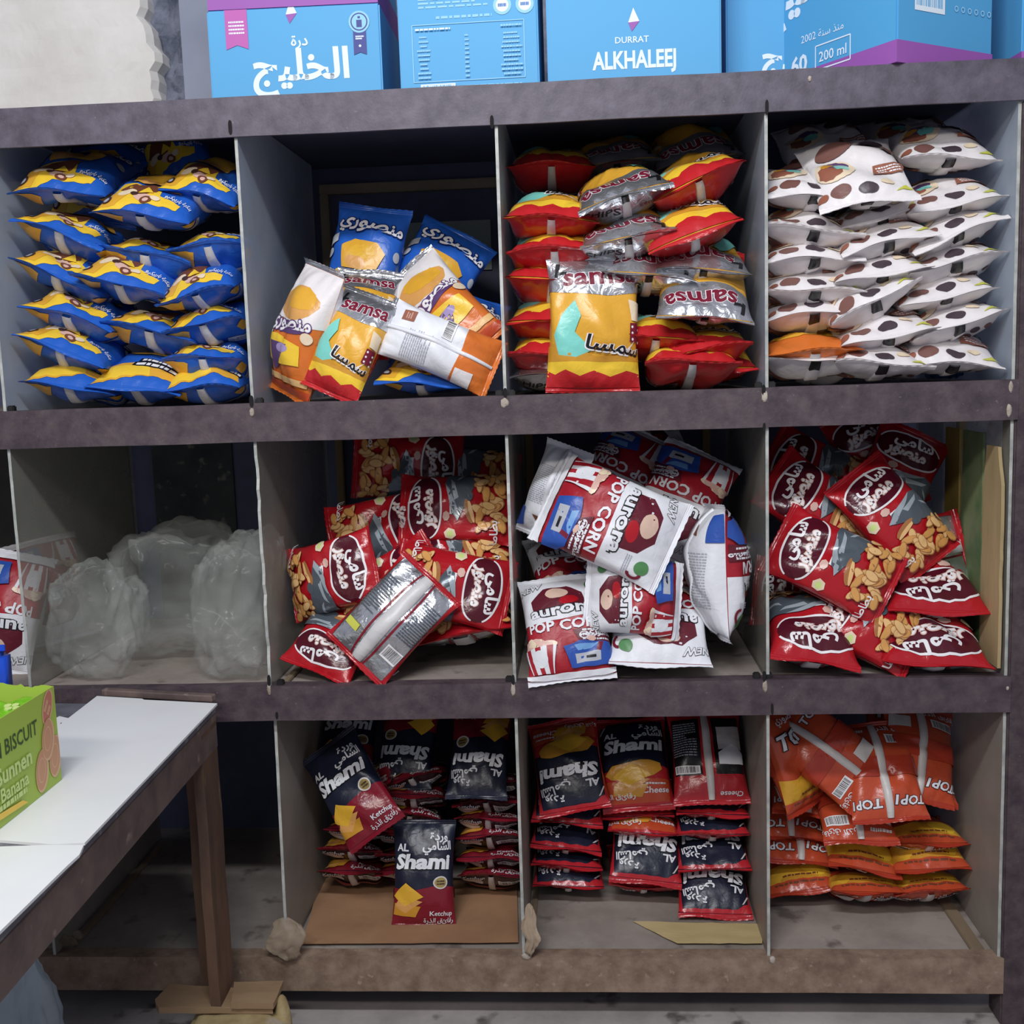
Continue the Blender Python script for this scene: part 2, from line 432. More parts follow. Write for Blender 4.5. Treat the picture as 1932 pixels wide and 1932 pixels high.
# ------------------------------------------------------------------ the designs printed on the bags
AR_BBQ, AR_MANS, AR_SAMI, AR_MANSOUR, AR_SHAMI, AR_WARDA, AR_CORN, AR_SUM, AR_POT = (arabic(w) for w in
    ('بنكهة باربيكيو', 'منصوري', 'سامي', 'منصور', 'الشامي', 'وردة', 'رقائق الذرة', 'سمسا', 'بطاطا'))
def D(k, name, cat, group, W, L, T, base, backbase, **kw):
    d = dict(name=name, cat=cat, group=group, W=W, L=L, T=T, F=Art(base, L / W), B=Art(backbase, L / W), seal_ink=kw.pop('seal_ink'), seam_ink=kw.pop('seam_ink'))
    d.update(kw); DES[k] = d
    return d['F'], d['B'], L / W

# blue and yellow snack bag
f, b, r = D('blue', 'snack_bag', 'snack bag', 'blue and yellow snack bags', .168, .215, .074, 'blue', 'blue', seal_ink=('blue', 'blue'), seam_ink='seamgrey', seam_w=.09)
f.poly([(-1, -r), (-1, -.9 * r), (-.62, -.55 * r), (-.5, -.25 * r), (.15, -.3 * r), (.2, -.62 * r), (.62, -.7 * r), (.6, -.84 * r), (-.1, -.86 * r), (-.5, -1.0 * r)], 'yellow')
f.poly([(-.5, -.5 * r), (-.28, -.3 * r), (.2, -.28 * r), (.12, -.56 * r), (-.1, -.7 * r)], 'brown')
f.poly([(-.95, -.93 * r), (-.62, -.56 * r), (-.3, -.66 * r), (-.52, -.93 * r)], 'gold')
f.ell(-.34, -.6 * r, .34, .2, 'cream', 20); f.ell(-.05, -.72 * r, .3, .2, 'pinkish', -10); f.ell(-.2, -.64 * r, .13, .13, 'dkbrown'); f.ell(.02, -.78 * r, .2, .2, 'brown'); f.ell(.02, -.78 * r, .1, .1, 'pinkish')
f.ell(-.72, -.76 * r, .26, .26, 'dkbrown'); f.ell(-.72, -.76 * r, .15, .15, 'grey'); f.ell(.16, -.72 * r, .16, .13, 'cream'); f.poly([(-.14, -.62 * r), (-.02, -.46 * r), (.1, -.62 * r)], 'yellow')
f.text(.56, -.62 * r, AR_BBQ, .17, 'white', -6, .02, sx=.62)
f.text(.05, .58 * r, AR_MANS, .46, 'white', -8, .03, ol='navyink', olw=.06)
f.poly([(-.34, -.22 * r), (-.42, .18 * r), (-.2, .34 * r), (.26, .3 * r), (.46, .1 * r), (.3, -.26 * r)], 'gold'); f.ell(.0, .1 * r, .5, .36, 'chip', 15, wob=.1, seed=4); f.ell(-.1, -.12 * r, .4, .3, 'corn', -20, wob=.1, seed=5)
f.poly([(-.95, .3 * r), (-.6, .42 * r), (-.55, .26 * r), (-.9, .14 * r)], 'grey'); f.ell(-.75, .05 * r, .28, .2, 'grey', 30); f.ell(.75, .1 * r, .2, .26, 'grey')
b.poly([(.36, -.94 * r), (1, -.98 * r), (1, -.5 * r), (.7, -.46 * r), (.45, -.6 * r)], 'gold'); b.poly([(.08, -.4 * r), (1, -.4 * r), (1, -.28 * r), (.08, -.28 * r)], 'grey')
b.poly([(-1, -.48 * r), (-.25, -.5 * r), (-.2, -.36 * r), (-1, -.34 * r)], 'grey'); b.lines(-.6, -.42 * r, .7, .1, 2, 'navyink', 3); b.poly([(-1, -.95 * r), (-.7, -.8 * r), (-.75, -.62 * r), (-1, -.6 * r)], 'gold')
b.lines(.5, .2 * r, .7, .6 * r, 10, 'white', 5); b.bars(-.5, .3 * r, .6, .35)
g = DES['blue']['F2'] = Art('blue', r)
g.poly([(-1, -.98 * r), (-.8, -.55 * r), (-.1, -.42 * r), (.75, -.6 * r), (.9, -.82 * r), (.2, -.8 * r), (-.2, -.9 * r)], 'gold'); g.poly([(-.95, -.93 * r), (-.7, -.62 * r), (.1, -.52 * r), (.2, -.78 * r), (-.2, -.87 * r)], 'yellow')
g.rect(.35, -.54 * r, 1.05, .17, 'black', -8); g.lines(.35, -.54 * r, .95, .1, 1, 'white', 8, .9, -8); g.rect(.3, -.42 * r, .8, .14, 'black', -8); g.lines(.3, -.42 * r, .7, .08, 1, 'white', 9, .9, -8)
g.ell(.0, .1 * r, .8, .6, 'chip', 15, wob=.1, seed=4)

# red, yellow and silver chips
f, b, r = D('samsa', 'chips_bag', 'chips bag', 'red, yellow and silver chips bags', .172, .245, .075, 'gold', 'red', seal_ink=('silver', 'red'), seam_ink='seamgrey', seam_w=.075, seam_mark=(.9, .99))
f.poly([(-1, .5 * r), (-.3, .46 * r), (.2, .42 * r), (1, .48 * r), (1, r), (-1, r)], 'silver')
f.text(.12, .7 * r, 'samsa', .56, 'maroon', 4, .025, ol='white', olw=.02); f.rect(-.72, .82 * r, .09, .3, 'black'); f.rect(-.6, .78 * r, .2, .06, 'black')
f.poly([(-1, -.55 * r), (-.7, -.5 * r), (-.5, -.58 * r), (-.2, -.48 * r), (.1, -.56 * r), (.5, -.5 * r), (1, -.56 * r), (1, -.84 * r), (-1, -.84 * r)], 'yellow')
f.poly([(-1, -.74 * r), (-.75, -.8 * r), (-.5, -.72 * r), (-.25, -.82 * r), (0, -.74 * r), (.3, -.83 * r), (.6, -.74 * r), (1, -.8 * r), (1, -r), (-1, -r)], 'red')
f.poly([(-1, -.38 * r), (-.6, -.3 * r), (-.2, -.4 * r), (.0, -.52 * r), (.6, -.5 * r), (1, -.42 * r), (1, -.6 * r), (-1, -.6 * r)], 'chip2')
f.poly([(-.62, -.5 * r), (-.72, -.2 * r), (-.55, .1 * r), (-.3, .34 * r), (-.2, .1 * r), (-.3, -.15 * r), (-.02, -.42 * r), (-.3, -.54 * r)], 'aqua')
f.poly([(.58, .36 * r), (.9, .3 * r), (.94, .02 * r), (.66, .04 * r)], 'cream'); f.poly([(.62, .0), (.92, .0), (.96, -.3 * r), (.6, -.3 * r)], 'maroon')
for i in range(6): f.ell(.68 + .2 * (i % 2), -.06 * r - .07 * i, .06, .06, 'white')
f.text(.38, -.36 * r, AR_SUM, .42, 'black', -12, .02, ol='white', olw=.05)
b.poly([(-1, .45 * r), (1, .45 * r), (1, r), (-1, r)], 'silver'); b.text(-.5, .76 * r, 'CHIPS', .3, 'black', 0, .015); b.rect(0, .9 * r, .13, .13, 'black'); b.bars(-.5, -.1 * r, .6, .4); b.lines(.5, .05 * r, .7, .7 * r, 12, 'white', 6)
b.text(.45, .72 * r, 'samsa', .2, 'maroon', 0)

# white snack bag with brown balls
f, b, r = D('milk', 'snack_bag', 'snack bag', 'white snack bags with brown dots', .165, .2, .06, 'milk', 'milk', seal_ink=('milk', 'milk'), seam_ink='milk', seam_w=.1, dent=.12, seam_mark=(-.95, -.81))
f.ell(-.45, -.78 * r, .4, .3, 'choc', 10); f.ell(.02, -.84 * r, .34, .22, 'dkchoc', -10); f.ell(-.85, -.8 * r, .34, .22, 'label', 20); f.poly([(.5, -.92 * r), (.72, -.76 * r), (.92, -.86 * r), (.66, -.88 * r)], 'lime')
f.ell(.35, -.74 * r, .24, .16, 'cream', 0)
f.ell(-.42, -.25 * r, .72, .8, 'cream', 0); f.ell(-.5, -.32 * r, .42, .5, 'label', 20, wob=.12, seed=3); f.ell(-.35, -.12 * r, .4, .36, 'purple', -20, wob=.15, seed=6); f.ell(-.28, -.25 * r, .26, .3, 'aqua', 0, wob=.15, seed=7); f.ell(-.5, -.14 * r, .24, .2, 'chip2', 0, wob=.1, seed=8)
f.poly([(.14, -.55 * r), (.7, -.46 * r), (.86, -.22 * r), (.18, -.28 * r)], 'label'); f.lines(.45, -.38 * r, .46, .22, 3, 'white', 4, .5, 8)
f.ell(-.3, .35 * r, .6, .5, 'choc', 0); f.ell(.3, .45 * r, .5, .42, 'dkchoc', 20); f.ell(.6, .2 * r, .4, .36, 'choc')
b.rect(.0, -.86 * r, .19, .14, 'black'); b.ell(-.34, -.55 * r, .18, .2, 'dkchoc'); b.ell(-.6, -.57 * r, .18, .2, 'choc'); b.ell(-.16, -.4 * r, .26, .24, 'choc')
b.poly([(.32, -.5 * r), (.95, -.52 * r), (.95, -.3 * r), (.36, -.3 * r)], 'label'); b.lines(.65, -.4 * r, .5, .2, 2, 'pinkish', 4); b.ell(.55, -.36 * r, .3, .3, 'choc'); b.lines(.5, .25 * r, .7, .6 * r, 12, 'grey', 5); b.bars(-.5, .3 * r, .6, .34)

# orange bag with a grey seam
f, b, r = D('oran', 'snack_bag', 'snack bag', 'orange snack bags', .165, .2, .062, 'orange', 'orange', seal_ink=('orange', 'orange'), seam_ink='seamgrey', seam_w=.1)
f.ell(0, -.1 * r, 1.2, 1.0, 'chip', 0, wob=.1, seed=3); f.text(0, .6 * r, AR_MANS, .45, 'white', 0, .03); b.rect(-.5, -.55 * r, .5, .35, 'grey'); b.rect(-.5, -.55 * r, .42, .28, 'label')
for i in range(3): b.ring(.8 - .14 * i, -.5 * r, .12, .12, .03, 'white')

# white and orange bag
f, b, r = D('mans', 'chips_bag', 'chips bag', 'white and orange chips bags', .14, .235, .085, 'orange', 'popwhite', seal_ink=('silver', 'orange'), seam_ink='popwhite', seam_w=.05)
f.poly([(-1, .05 * r), (-.3, .12 * r), (.4, .08 * r), (1, .15 * r), (1, r), (-1, r)], 'milk'); f.ell(0, .42 * r, 1.35, .9, 'corn', 5, wob=.06, seed=2); f.ell(.1, .5 * r, .9, .6, 'gold', -10, wob=.12, seed=5)
f.ell(.0, .02 * r, 1.2, .34, 'purple', 8); f.text(.02, .02 * r, AR_MANS, .5, 'white', 8, .03, ol='purple', olw=.06, sx=.85)
f.poly([(-.8, -.2 * r), (-.2, -.14 * r), (.5, -.2 * r), (.6, -.5 * r), (-.2, -.6 * r), (-.9, -.45 * r)], 'yellow'); f.poly([(-.45, -.28 * r), (.2, -.24 * r), (.1, -.42 * r), (-.05, -.6 * r), (-.3, -.7 * r)], 'purple'); f.ell(.05, -.32 * r, .4, .24, 'lilac', 10)
f.poly([(-.9, -.86 * r), (.9, -.8 * r), (.9, -.7 * r), (-.9, -.76 * r)], 'corn2'); f.poly([(-1, -r), (1, -r), (1, -.86 * r), (-1, -.86 * r)], 'dkorange'); f.ell(-.7, -.3 * r, .4, .5, 'yellow', 0, wob=.1, seed=4); f.ell(.66, -.05 * r, .34, .3, 'cream', 0)
b.poly([(-1, -r), (1, -r), (1, -.38 * r), (.1, -.42 * r), (-1, -.36 * r)], 'orange'); b.rect(.45, .66 * r, .34, .4, 'label'); b.lines(.45, .66 * r, .2, .2, 3, 'pinkish', 3); b.lines(-.3, .35 * r, .8, .5 * r, 12, 'grey', 6); b.bars(.45, -.1 * r, .6, .34)
b.poly([(-.95, -.42 * r), (-.4, -.42 * r), (-.4, -.75 * r), (-.95, -.75 * r)], 'milk')

# red corn puffs
f, b, r = D('samy', 'corn_puff_bag', 'snack bag', 'red corn puff bags', .15, .215, .07, 'samred', 'silver', seal_ink=('samred', 'samred'), seam_ink='seamgrey', seam_w=.14)
f.ell(-.02, .58 * r, 1.62, .94, 'samdark'); f.ring(-.02, .58 * r, 1.66, .98, .05, 'white', 20, 165); f.ring(-.02, .58 * r, 1.66, .98, .05, 'white', 200, 345)
f.text(.06, .72 * r, AR_SAMI, .46, 'white', 4, .035, sx=.85); f.text(-.05, .46 * r, AR_MANSOUR, .44, 'white', 4, .035, ol='pinkish', olw=.05, sx=.72)
f.ell(-.62, .08 * r, .34, .34, 'cream', 15, n=6); f.ell(-.62, .08 * r, .2, .16, 'pgreen', 0, n=10); f.ell(-.2, .16 * r, .2, .2, 'pinkish', 0, n=7); f.rect(-.05, .06 * r, .22, .1, 'white')
f.poly([(-.15, .06 * r), (.5, .2 * r), (1, .14 * r), (1, -.45 * r), (.6, -.4 * r), (.15, -.25 * r), (-.25, -.08 * r)], 'steel')
f.poly([(-.3, -.06 * r), (-.05, .08 * r), (.5, .2 * r), (.3, .1 * r), (.05, .0), (-.18, -.1 * r)], 'ltsteel'); f.poly([(.1, .02 * r), (.62, .1 * r), (.5, .02 * r), (.16, -.06 * r)], 'ltsteel'); f.poly([(.55, -.02 * r), (1, -.2 * r), (1, -.27 * r), (.62, -.1 * r)], 'ltsteel')
f.ell(-.1, -.26 * r, .52, .2, 'bun', 20); f.ell(-.1, -.3 * r, .5, .1, 'corn2', 20); f.ell(.2, -.26 * r, .22, .2, 'steel')
q = random.Random(5); f.puffs([(q.uniform(-.45, .85), q.uniform(-.86, -.42) * r) for _ in range(34)], .34, .15, 3)
f.text(-.62, -.72 * r, AR_POT, .26, 'white', 0, .02)
b.rect(-.2, 0, .045, 2 * r, 'kred'); b.rect(.2, 0, .045, 2 * r, 'kred'); b.rect(-.93, 0, .14, 2 * r, 'samred'); b.rect(.93, 0, .14, 2 * r, 'samred')
b.lines(.56, .25 * r, .56, .85 * r, 16, 'steel', 3, .5); b.bars(.55, -.5 * r, .5, .4, seed=4); b.rect(-.55, -.55 * r, .42, .2, 'lime'); b.lines(-.55, .2 * r, .5, .8 * r, 14, 'steel', 8, .5)

# popcorn
f, b, r = D('pop', 'popcorn_bag', 'popcorn bag', 'white and red popcorn bags', .165, .225, .085, 'popred', 'popwhite', seal_ink=('popwhite', 'popwhite'), seam_ink='popwhite', seam_w=.08, dent=.1)
f.poly([(-1, .03 * r), (-.4, .0 * r), (.3, .06 * r), (1, .04 * r), (1, r), (-1, r)], 'popwhite')
f.poly([(-.55, .2 * r), (-.62, .5 * r), (-.35, .74 * r), (.1, .78 * r), (.36, .6 * r), (.4, .3 * r), (.2, .22 * r)], 'popmaroon'); f.ell(-.1, .6 * r, .4, .36, 'skin', 0, wob=.04); f.ell(.1, .4 * r, .34, .26, 'samred', 20)
f.text(-.05, .2 * r, 'aurora', .42, 'popwhite', 3, .03, ol='black', olw=.05); f.text(-.66, .8 * r, 'NEW', .24, 'popwhite', 12, .03, ol='black', olw=.035, shear=.2)
f.ell(.6, .74 * r, .3, .3, 'leaf'); f.ring(.75, .66 * r, .3, .34, .07, 'maroon', 270, 450); f.lines(.62, .5 * r, .4, .14, 3, 'grey', 2)
f.text(0, -.1 * r, 'POP CORN', .36, 'popwhite', 0, .03, sx=.78, arc=-.05)
f.poly([(.1, -.22 * r), (.97, -.2 * r), (.97, -.47 * r), (.2, -.43 * r)], 'popmaroon'); f.lines(.55, -.32 * r, .6, .32, 3, 'popwhite', 5, .4); f.ring(.28, -.33 * r, .17, .17, .02, 'popwhite'); f.text(.28, -.33 * r, 'MC', .09, 'popwhite', 0, .01); f.text(.64, -.32 * r, AR_MANS, .2, 'popwhite', 0, .03)
q = random.Random(8)
for i in range(16): f.ell(q.uniform(-.9, -.25), q.uniform(-.5, -.36) * r, .22, .18, q.choice(('cream', 'cream', 'pinkish')), q.uniform(0, 90), 9, .2, i)
f.poly([(-.92, -.46 * r), (-.2, -.46 * r), (-.32, -.9 * r), (-.82, -.9 * r)], 'popwhite')
for i in range(3): f.poly([(-.86 + .24 * i, -.46 * r), (-.74 + .24 * i, -.46 * r), (-.7 + .18 * i, -.9 * r), (-.8 + .19 * i, -.9 * r)], 'popred')
f.ell(-.56, -.66 * r, .34, .4, 'popwhite'); f.ell(.4, -.1 * r - .4, .16, .12, 'pinkish')
f.poly([(-.1, -.5 * r), (.2, -.42 * r), (.8, -.46 * r), (1, -.6 * r), (1, -.84 * r), (0, -.86 * r)], 'popblue'); f.poly([(.1, -.48 * r), (.6, -.46 * r), (.4, -.56 * r), (.15, -.58 * r)], 'ltblue'); f.rect(.35, -.7 * r, .5, .22, 'grey', 4); f.rect(.4, -.7 * r, .2, .06, 'black', 4)
f.poly([(.55, -.46 * r), (.66, -.46 * r), (.6, -.62 * r), (.5, -.6 * r)], 'maroon'); f.poly([(-1, -.92 * r), (1, -.9 * r), (1, -r), (-1, -r)], 'popwhite')
b.lines(-.2, .1 * r, .9, .9 * r, 20, 'grey', 3, .45); b.bars(.6, .55 * r, .4, .36); b.poly([(-.3, -.6 * r), (.1, -.62 * r), (-.08, -.78 * r)], 'brown'); b.rect(0, .9 * r, .15, .12, 'black'); b.rect(.72, -.3 * r, .3, .4, 'grey')
b.poly([(-1, -.95 * r), (-.6, -.9 * r), (-.6, -.5 * r), (-1, -.5 * r)], 'popblue')

# dark blue corn chips, two flavours
for key, red, edge in (('sham', 'kred', 'navy'), ('cheese', 'cred', 'cred')):
    f, b, r = D(key, 'corn_chips_bag', 'chips bag', 'dark blue and maroon corn chips bags' if key == 'sham' else 'dark blue and red corn chips bags', .128, .19, .05, 'navy', 'darkback' if key == 'sham' else 'cred',
                seal_ink=(edge, red), seam_ink='offwhite', seam_w=.075)
    f.poly([(-1, -r), (1, -r), (1, -.25 * r), (.3, -.2 * r), (-.2, -.3 * r), (-1, -.25 * r)], red)
    if key == 'cheese':
        f.poly([(-1, -.5 * r), (1, -.5 * r), (1, -.95 * r), (-1, -.95 * r)], 'dkorange'); f.poly([(-1, r), (1, r), (1, .93 * r), (-1, .93 * r)], 'cred')
        for s in (-1, 1): f.poly([(s, r), (s * .86, r), (s * .86, -r), (s, -r)], 'cred')
        f.poly([(-.99, r), (-.45, r), (-.72, .84 * r), (-.99, .8 * r)], 'cred'); f.poly([(-.72, .82 * r), (-.66, .84 * r), (-.82, .64 * r), (-.88, .64 * r)], 'offwhite')
    f.text(.42, .74 * r, AR_WARDA, .3, 'popwhite', 0, .03); f.text(.38, .54 * r, AR_SHAMI, .34, 'popwhite', 0, .03, sx=.8); f.text(-.52, .55 * r, 'AL', .3, 'popwhite', 0, .03)
    f.text(.0, .28 * r, 'Shami', .58, 'popwhite', 0, .045, shear=.12, ol='black', olw=.04, arc=.05)
    if key == 'cheese': f.text(.45, -.72 * r, 'Cheese', .24, 'popwhite', 0, .02); f.lines(.45, -.6 * r, .5, .06, 1, 'popwhite', 3, .8); f.ell(-.05, -.3 * r, 1.3, .6, 'chip2', 8, wob=.08, seed=3)
    else: f.ring(.42, -.14 * r, .38, .38, .04, 'offwhite'); f.ell(.42, -.14 * r, .3, .3, 'badge'); f.lines(.42, -.14 * r, .2, .16, 2, 'darkback', 4, .6); f.text(.5, -.78 * r, 'Ketchup', .2, 'popwhite', 0, .015)
    cx = -.4 if key == 'sham' else -.1
    f.poly([(cx - .5, -.8 * r), (cx - .4, -.56 * r), (cx + .35, -.62 * r), (cx + .2, -.84 * r)], 'chip2'); f.poly([(cx - .42, -.62 * r), (cx - .1, -.4 * r), (cx + .4, -.52 * r), (cx - .05, -.76 * r)], 'corn'); f.poly([(cx - .42, -.42 * r), (cx + .02, -.14 * r), (cx + .42, -.42 * r), (cx - .05, -.62 * r)], 'chip')
    f.text(.45 if key == 'sham' else -.5, (-.92 if key == 'sham' else -.82) * r, AR_CORN, .19, 'popwhite', 0, .015)
    if key == 'cheese': b.rect(.5, .15 * r, .74, 1.3 * r, 'black'); b.rect(-.5, .15 * r, .74, 1.3 * r, 'black')
    b.bars(-.5, -.74 * r if key == 'sham' else -.38 * r, .66, .26, seed=3); b.rect(.52, -.7 * r if key == 'sham' else .3 * r, .62, .2 if key == 'sham' else .8, 'offwhite'); b.lines(-.5, .3 * r, .6, .8 * r, 14, 'grey', 4); b.text(.5, -.9 * r, 'Ketchup' if key == 'sham' else 'Cheese', .2, 'popwhite', 180, .015)
    if key == 'cheese': b.poly([(.2, -.3 * r), (.85, -.3 * r), (.85, -.05 * r), (.5, .15 * r), (.2, -.05 * r)], 'popwhite')
    if key == 'sham': b.poly([(.25, -.86 * r), (.9, -.86 * r), (.9, -.8 * r), (.25, -.8 * r)], 'pinkish'); b.poly([(-1, -.5 * r), (1, -.5 * r), (1, -.3 * r), (-1, -.3 * r)], 'kred')

# orange corn chips
f, b, r = D('top1', 'corn_chips_bag', 'chips bag', 'orange corn chips bags', .132, .19, .052, 't1', 't1', seal_ink=('t1d', 't1d'), seam_ink='offwhite', seam_w=.08)
f.poly([(-1, -.96 * r), (1, -.96 * r), (1, -.34 * r), (.3, -.28 * r), (-.4, -.38 * r), (-1, -.3 * r)], 'gold'); f.ell(-.3, -.6 * r, .8, .5, 'chip', 20, wob=.12, seed=3); f.ell(.4, -.55 * r, .7, .5, 'yellow', -20, wob=.12, seed=4); f.ell(0, -.78 * r, .9, .3, 'chip2', 0, wob=.1, seed=8)
f.poly([(-1, -.8 * r), (1, -.8 * r), (1, -r), (-1, -r)], 't1'); f.lines(0, -.86 * r, 1.3, .07, 1, 'brown', 4, .9); f.lines(.1, -.7 * r, .9, .06, 1, 'brown', 6, .9); f.text(0, .45 * r, 'TOP1', .6, 'popwhite', 6, .03, ol='black', olw=.05, shear=.15); f.text(0, .8 * r, AR_MANS, .28, 'popwhite', 0, .02)
b.text(.52, .74 * r, 'TOP1', .34, 'popwhite', 0, .03, ol='darkback', olw=.05, shear=.15); b.text(-.52, .7 * r, 'TOP1', .34, 'popwhite', 0, .03, ol='darkback', olw=.05, shear=.15)
b.bars(-.5, -.62 * r, .6, .3, seed=6); b.rect(.52, -.55 * r, .56, .42, 'offwhite'); b.lines(.52, -.84 * r, .6, .1, 1, 'offwhite', 4, .9); b.poly([(-1, -.2 * r), (1, -.2 * r), (1, .2 * r), (-1, .2 * r)], 't1d'); b.text(-.5, -.86 * r, AR_CORN, .22, 'popwhite', 180, .015)

# ------------------------------------------------------------------ the place: floor, walls
paint = rough('rail_paint_lit', (72, 66, 78), (98, 91, 104), 26, .55, .15, (124, 116, 124), 150, .70)  # top rail and board: stronger light put into a paler, greyer paint colour
paint2 = rough('rail_paint_shaded', (62, 50, 58), (90, 78, 82), 24, .6, .2, (112, 104, 106), 130, .69)  # same speckled paint on the two middle rails, weaker light put into its colour
dusty = rough('rail_dusty', (116, 94, 78), (152, 130, 112), 22, .85, .2, (160, 142, 126), 60, .64)
postm = rough('post_paint', (58, 46, 52), (86, 74, 76), 24, .65, .25, (118, 106, 100), 110, .69)
boardm = rough('board_dusty', (132, 122, 114), (164, 154, 146), 5, .85, .15, (104, 94, 88), 14, .6)
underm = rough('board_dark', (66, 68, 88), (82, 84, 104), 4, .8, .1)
backm = rough('back_dark', (70, 74, 98), (88, 92, 116), 3, .7, .1, (84, 84, 88), 18, .66)
backg = rough('back_stained', (78, 80, 72), (98, 98, 88), 6, .85, .2, (116, 114, 104), 12, .64)
woodf = rough('old_wood', (112, 92, 62), (150, 126, 86), 6, .8, .2, stretch=(1, 1, .15))
glassm = sheer('dusty_glass', (186, 198, 214), .46, .74, 5, .35, .05)
glassm2 = sheer('dirty_glass', (160, 152, 142), .55, .9, 6, .5, .05)
glassm1 = sheer('hazy_glass', (158, 156, 146), .30, .58, 5, .4, .05)
edgem = rough('glass_edge', (150, 154, 150), (196, 198, 192), 20, .4, .1)
plaster = rough('plaster', (226, 222, 214), (244, 240, 234), 3.2, .9, .5, (206, 202, 196), 6, .68)
concrete = rough('raw_concrete', (92, 98, 116), (146, 150, 166), 14, .95, .9, (60, 66, 84), 20, .6)
floorm = rough('floor_concrete', (150, 142, 140), (186, 178, 174), 4, .85, .15, (96, 88, 86), 12, .62)
metalg = rough('grey_sheet', (138, 144, 162), (160, 164, 180), 2, .5, .05)

ZFL = .045
def struct(o): o['kind'] = 'structure'; return o
struct(bm_obj('floor', box_bm(-2.6, 1.8, -2.6, .78, 0, ZFL), floorm))
struct(bm_obj('wall_back', box_bm(-2.6, 1.8, .72, .80, ZFL, 2.7), concrete))
# torn plaster skin on the left of the wall, with its ragged edge
q = random.Random(3); zz = [1.70 + i * .02 for i in range(50)]
edge = []
for z in zz:
    t = (z - 1.79) / .28
    base = P(300 + 6 * math.sin(9 * t) - 18 * max(0, t - .2), 100, .60).x + .012 * mnoise.noise((z * 22, 0, 3)) + .008 * q.uniform(-1, 1)
    if 1.85 < z < 1.93: base -= .012 * math.sin((z - 1.85) / .08 * PI)
    edge.append(base)
bm = bmesh.new()
NXp = 130
rows = []
for z, e in zip(zz, edge):
    row = []
    for i in range(NXp + 1):
        x = -2.4 + (e + 2.4) * i / NXp
        d = .005 * mnoise.noise((x * 3, z * 4, 1)) + .0022 * mnoise.noise((x * 19, z * 24, 2)) + .0012 * mnoise.noise((x * 50, z * 50, 2)) + (.02 if i == NXp else 0)
        w = z - (1.87 + .18 * (x + 1.25)); d += .006 * math.exp(-(w / .008) ** 2) if -1.45 < x < -1.05 else 0
        row.append(bm.verts.new((x, .60 + d, z)))
    rows.append(row)
for a, b2 in zip(rows[:-1], rows[1:]):
    for i in range(NXp): bm.faces.new((a[i], a[i + 1], b2[i + 1], b2[i]))
g2 = bmesh.ops.extrude_face_region(bm, geom=bm.faces[:])
for v in g2['geom']:
    if isinstance(v, bmesh.types.BMVert): v.co.y = .72
struct(bm_obj('wall_left', bm, plaster))
xa, xb = P(343, 100, .5).x, P(400, 100, .5).x
struct(bm_obj('trim_1', box_bm(xa, xb + .03, .5, .53, 1.70, 2.4, .002), metalg))
# a rib of raw concrete between the plaster and the grey board
bm = bmesh.new(); rr = []
for k in range(26):
    z = 1.7 + k * .03; row = []
    for i in range(8):
        x = P(300, 100, .66).x - .02 + .11 * i / 7
        row.append(bm.verts.new((x, .66 + .035 * mnoise.noise((x * 25, z * 25, 5)) + .02 * mnoise.noise((x * 60, z * 60, 6)), z)))
    rr.append(row)
for a, b2 in zip(rr[:-1], rr[1:]):
    for i in range(7): bm.faces.new((a[i], a[i + 1], b2[i + 1], b2[i]))
g2 = bmesh.ops.extrude_face_region(bm, geom=bm.faces[:])
for v in g2['geom']:
    if isinstance(v, bmesh.types.BMVert): v.co.y = .72
struct(bm_obj('trim_2', bm, concrete))

# ------------------------------------------------------------------ the rack
RAIL = [(1.7178, 1.7856), (1.1799, 1.2498), (.6536, .7197), (.1101, .1798)]
DX = [-1.53, -1.066, -.600, -.138, .326, .750]
X0, X1, DEP = -1.72, .757, .62
rack = thing('display_rack', 'dark brown snack rack of three shelves split by dusty glass panes', 'rack', Matrix.Translation((0, 0, 0)))
for i, (a, b2) in enumerate(RAIL):
    bm = bmesh.new()
    n = 90; xs = [X0 + (X1 + (.05 if i == 0 else 0) - X0) * k / n for k in range(n + 1)]
    prof = [(-.004, a), (-.004, b2), (.030, b2), (.030, b2 - .006), (.003, b2 - .006), (.003, a)]
    ring = []
    for x in xs:
        w = .0012 * mnoise.noise((x * 6, i * 3.1, 0)); w2 = .0008 * mnoise.noise((x * 25, i * 5.3, 1))
        ring.append([bm.verts.new((x, y + w2, z + w)) for y, z in prof])
    for p0, p1 in zip(ring[:-1], ring[1:]):
        for k in range(6): bm.faces.new((p0[k], p0[(k + 1) % 6], p1[(k + 1) % 6], p1[k]))
    bm.faces.new(ring[0]); bm.faces.new(ring[-1][::-1])
    o = bm_obj('edge_rail', bm, [paint, paint2, paint2, dusty][i], rack)
    if i == 3: o['label'] = 'dust covered lowest rail'
    # slots cut for the panes, dark, with chipped dust round them
    top = b2 - .004
    bm = box_bm(X0, X1, .003, DEP, top - .014, top)
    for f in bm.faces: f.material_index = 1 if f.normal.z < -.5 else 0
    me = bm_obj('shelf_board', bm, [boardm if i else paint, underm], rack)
holes = rough('slot_dark', (14, 12, 14), (24, 20, 22), 30, .9, 0)
crust = rough('crust', (150, 138, 124), (196, 186, 174), 40, .95, .6)
notches = [(434, 240, 7, 26), (928, 230, 7, 24), (1447, 202, 6, 26), (474, 757, 8, 22), (1441, 736, 7, 20), (953, 741, 7, 18), (507, 1284, 6, 22), (968, 1283, 6, 20), (1442, 1276, 6, 20), (522, 1350, 5, 14), (1457, 1338, 5, 22), (1442, 806, 5, 16)]
